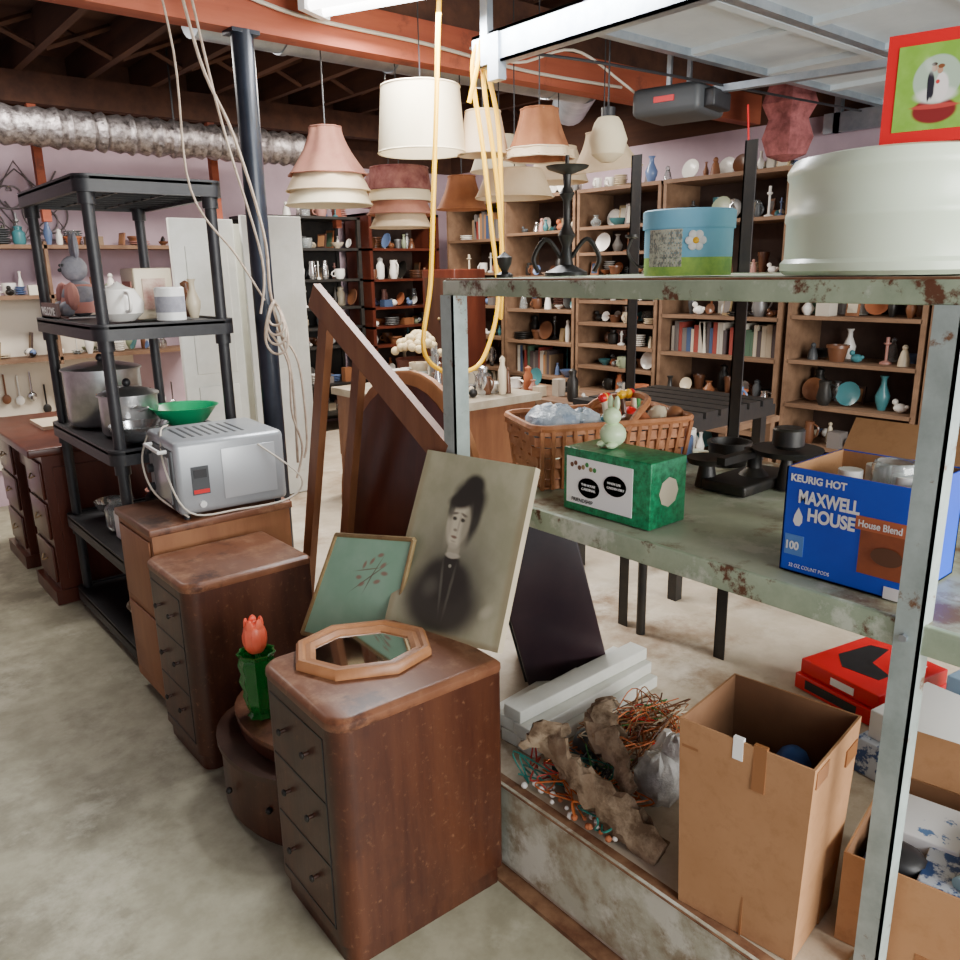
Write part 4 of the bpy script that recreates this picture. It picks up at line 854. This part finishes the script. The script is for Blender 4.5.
def openbox(nm,c,hx,hy,h,ang,flaps,t=.004,taper=0,m=CARD):
    b=B(nm); M=rot(c,0,0,ang)
    e=taper
    pb=[(-hx,-hy),(hx,-hy),(hx,hy),(-hx,hy)]; pt=[(-hx-e,-hy-e),(hx+e,-hy-e),(hx+e,hy+e),(-hx-e,hy+e)]
    ib=[(p[0]*(1-t/hx),p[1]*(1-t/hy)) for p in pb]; it=[(p[0]*(1-t/hx),p[1]*(1-t/hy)) for p in pt]
    vs=[(*p,0) for p in pb]+[(*p,h) for p in pt]; b.add(vs,[(0,1,5,4),(1,2,6,5),(2,3,7,6),(3,0,4,7),(3,2,1,0)],m,M)
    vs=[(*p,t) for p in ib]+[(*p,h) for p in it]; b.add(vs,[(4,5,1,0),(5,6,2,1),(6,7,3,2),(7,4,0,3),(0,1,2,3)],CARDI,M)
    vs=[(*p,h) for p in pt]+[(*p,h) for p in it]; b.add(vs,[(i,(i+1)%4,4+(i+1)%4,4+i) for i in range(4)],m,M)
    for (i,L,a) in flaps:
        p=V((*pt[i],h)); q=V((*pt[(i+1)%4],h)); d=(q-p).normalized(); out=V((d.y,-d.x,0)); v=(out*math.cos(math.radians(a))+V((0,0,1))*math.sin(math.radians(a)))*L
        vs=[p,q,q+v-d*.01,p+v+d*.01]; nn=d.cross(v).normalized()*t; b.add(vs+[w-nn for w in vs],[(0,1,2,3),(7,6,5,4),(0,4,5,1),(1,5,6,2),(2,6,7,3),(3,7,4,0)],m,M)
    return b,M
b,M=openbox('cardboard_box',(1.33,.71,PZ),.107,.12,.43,7,[],taper=.012)
b.box(-.119,-.110,-.045,-.02,.34,.435,TAPE,M); b.box(-.1175,-.108,.09,.125,.37,.40,TAPE,M); b.box(-.107,-.05,-.133,-.126,.385,.42,TAPE,M); b.box(.05,.109,-.133,-.126,.35,.385,TAPE,M)
b.box(-.1095,-.1075,-.018,-.014,.0,.34,TAPE,M); b.box(.02,.09,-.123,-.118,0,.14,TAPE,M); b.box(-.06,.06,-.09,.09,.25,.31,mat('box_filler_dark',(.02,.03,.06),(.15,.12,.1),20,.6),M)
b.box(-.1195,-.111,.00,.02,.39,.436,TEXW,M)
b.sph((.03,-.04,.33),.035,mat('box_blue_item',(.03,.1,.35),None),10,M); b.sph((-.03,.04,.31),.04,CREAM,10,M); b.done()
b,M=openbox('cardboard_box',(1.545,.445,PZ),.165,.14,.20,10,[(0,.10,50),(1,.10,60)],m=CARD)
LB=mat('printed_blue_white',(.55,.62,.72),(.03,.08,.25),25,.4,lo=.48,hi=.54)
b.box(-.13,.0,-.12,.02,.10,.18,LB,M,bev=.004); b.box(-.02,.12,-.03,.11,.08,.19,mat('packaging_white',(.75,.77,.8),(.1,.2,.4),18,.4,lo=.6,hi=.63),M,bev=.004)
b.box(-.12,-.01,.0,.12,.11,.15,NAVY,M); b.sph((-.08,.06,.17),.045,BLK,10,M,sc=(1,1.2,.6)); b.box(-.10,.06,-.10,-.07,.14,.23,TEXW,M); b.box(-.166,-.163,-.05,.0,.0,.05,TAPE,M)
b.cyl((-.12,-.05,.19),(-.02,-.11,.21),.02,mat('pale_bottle',(.3,.5,.6),None,rough=.2),M=M)
b.done()
b=B('red_tool_box_package'); M=rot((2.35,.94,PZ),0,0,-12)
b.box(-.17,.17,-.14,.14,0,.05,RED,M,bev=.004); b.box(-.16,.16,-.14,.13,.052,.10,RED,M,bev=.004)
b.prism([(-.10,.03),(-.04,.09),(.10,.08),(.12,.03),(.0,.0),(-.03,-.08),(-.08,-.08)],.0995,.1012,BLK,M); b.box(-.1715,-.17,-.08,.10,.012,.04,BLK,M); b.box(-.1615,-.16,-.06,.02,.062,.085,TEXW,M); b.box(.0,.12,-.10,-.06,.0995,.101,TEXW,M)
o=b.done()
b=B('white_blue_cartons'); M=rot((2.05,.62,PZ),0,0,-8)
b.box(-.15,.15,-.16,.15,0,.10,LB,M,bev=.004); b.box(-.13,.13,-.12,.13,.102,.18,WPL,M,bev=.004); b.box(.17,.4,-.15,.10,0,.20,mat('pale_blue_carton',(.3,.45,.62),None,rough=.5),M,bev=.004); b.box(-.132,-.13,-.06,.07,.12,.16,NAVY,M); b.done()
b=B('black_carton'); b.box(1.85,2.2,.1,.42,PZ,PZ+.2,BLK,bev=.004); b.box(1.849,1.85,.25,.38,PZ+.05,PZ+.15,TEXW); b.done()

# ------------------------------------------------------------------ lights + camera
w=bpy.data.worlds.new('World'); bpy.context.scene.world=w; w.use_nodes=True
bg=w.node_tree.nodes['Background']; bg.inputs[0].default_value=(.82,.91,1,1); bg.inputs[1].default_value=1.25
def area(nm,loc,target,sx,sy,p,col=(1,1,1)):
    l=bpy.data.lights.new(nm,'AREA'); l.shape='RECTANGLE'; l.size=sx; l.size_y=sy; l.energy=p; l.color=col
    o=bpy.data.objects.new(nm,l); bpy.context.collection.objects.link(o); o.location=loc; o.rotation_euler=(V(target)-V(loc)).to_track_quat('-Z','Y').to_euler(); return o
area('doorway_daylight',(1.8,-2.3,1.8),(1.9,3,.5),3.0,2.0,360,(1,.98,.93))
area('fluorescent_glow',(1.96,2.42,2.47),(1.96,2.42,0),.2,1.1,65,(.97,.98,1))
area('fill_light_back',(3.3,4.5,2.72),(3.3,4.5,0),1.4,.3,125,(1,.92,.82))  # added fill with no fixture, brightens the back shelves
area('fill_light_left',(.9,4.8,2.72),(.9,4.9,0),1.2,.3,65,(1,.94,.88))  # added fill with no fixture, lifts the left rear corner
H=1.55
R=Matrix.Rotation(math.radians(-40),3,'Z')@Matrix.Rotation(math.radians(90-14.7),3,'X')@Matrix.Rotation(math.radians(-1.0),3,'Z')
cd=bpy.data.cameras.new('camera'); cd.sensor_width=36; cd.lens=30; cd.clip_start=.05
co=bpy.data.objects.new('camera',cd); bpy.context.collection.objects.link(co); co.matrix_world=Matrix.Translation((0,0,H))@R.to_4x4()
bpy.context.scene.camera=co
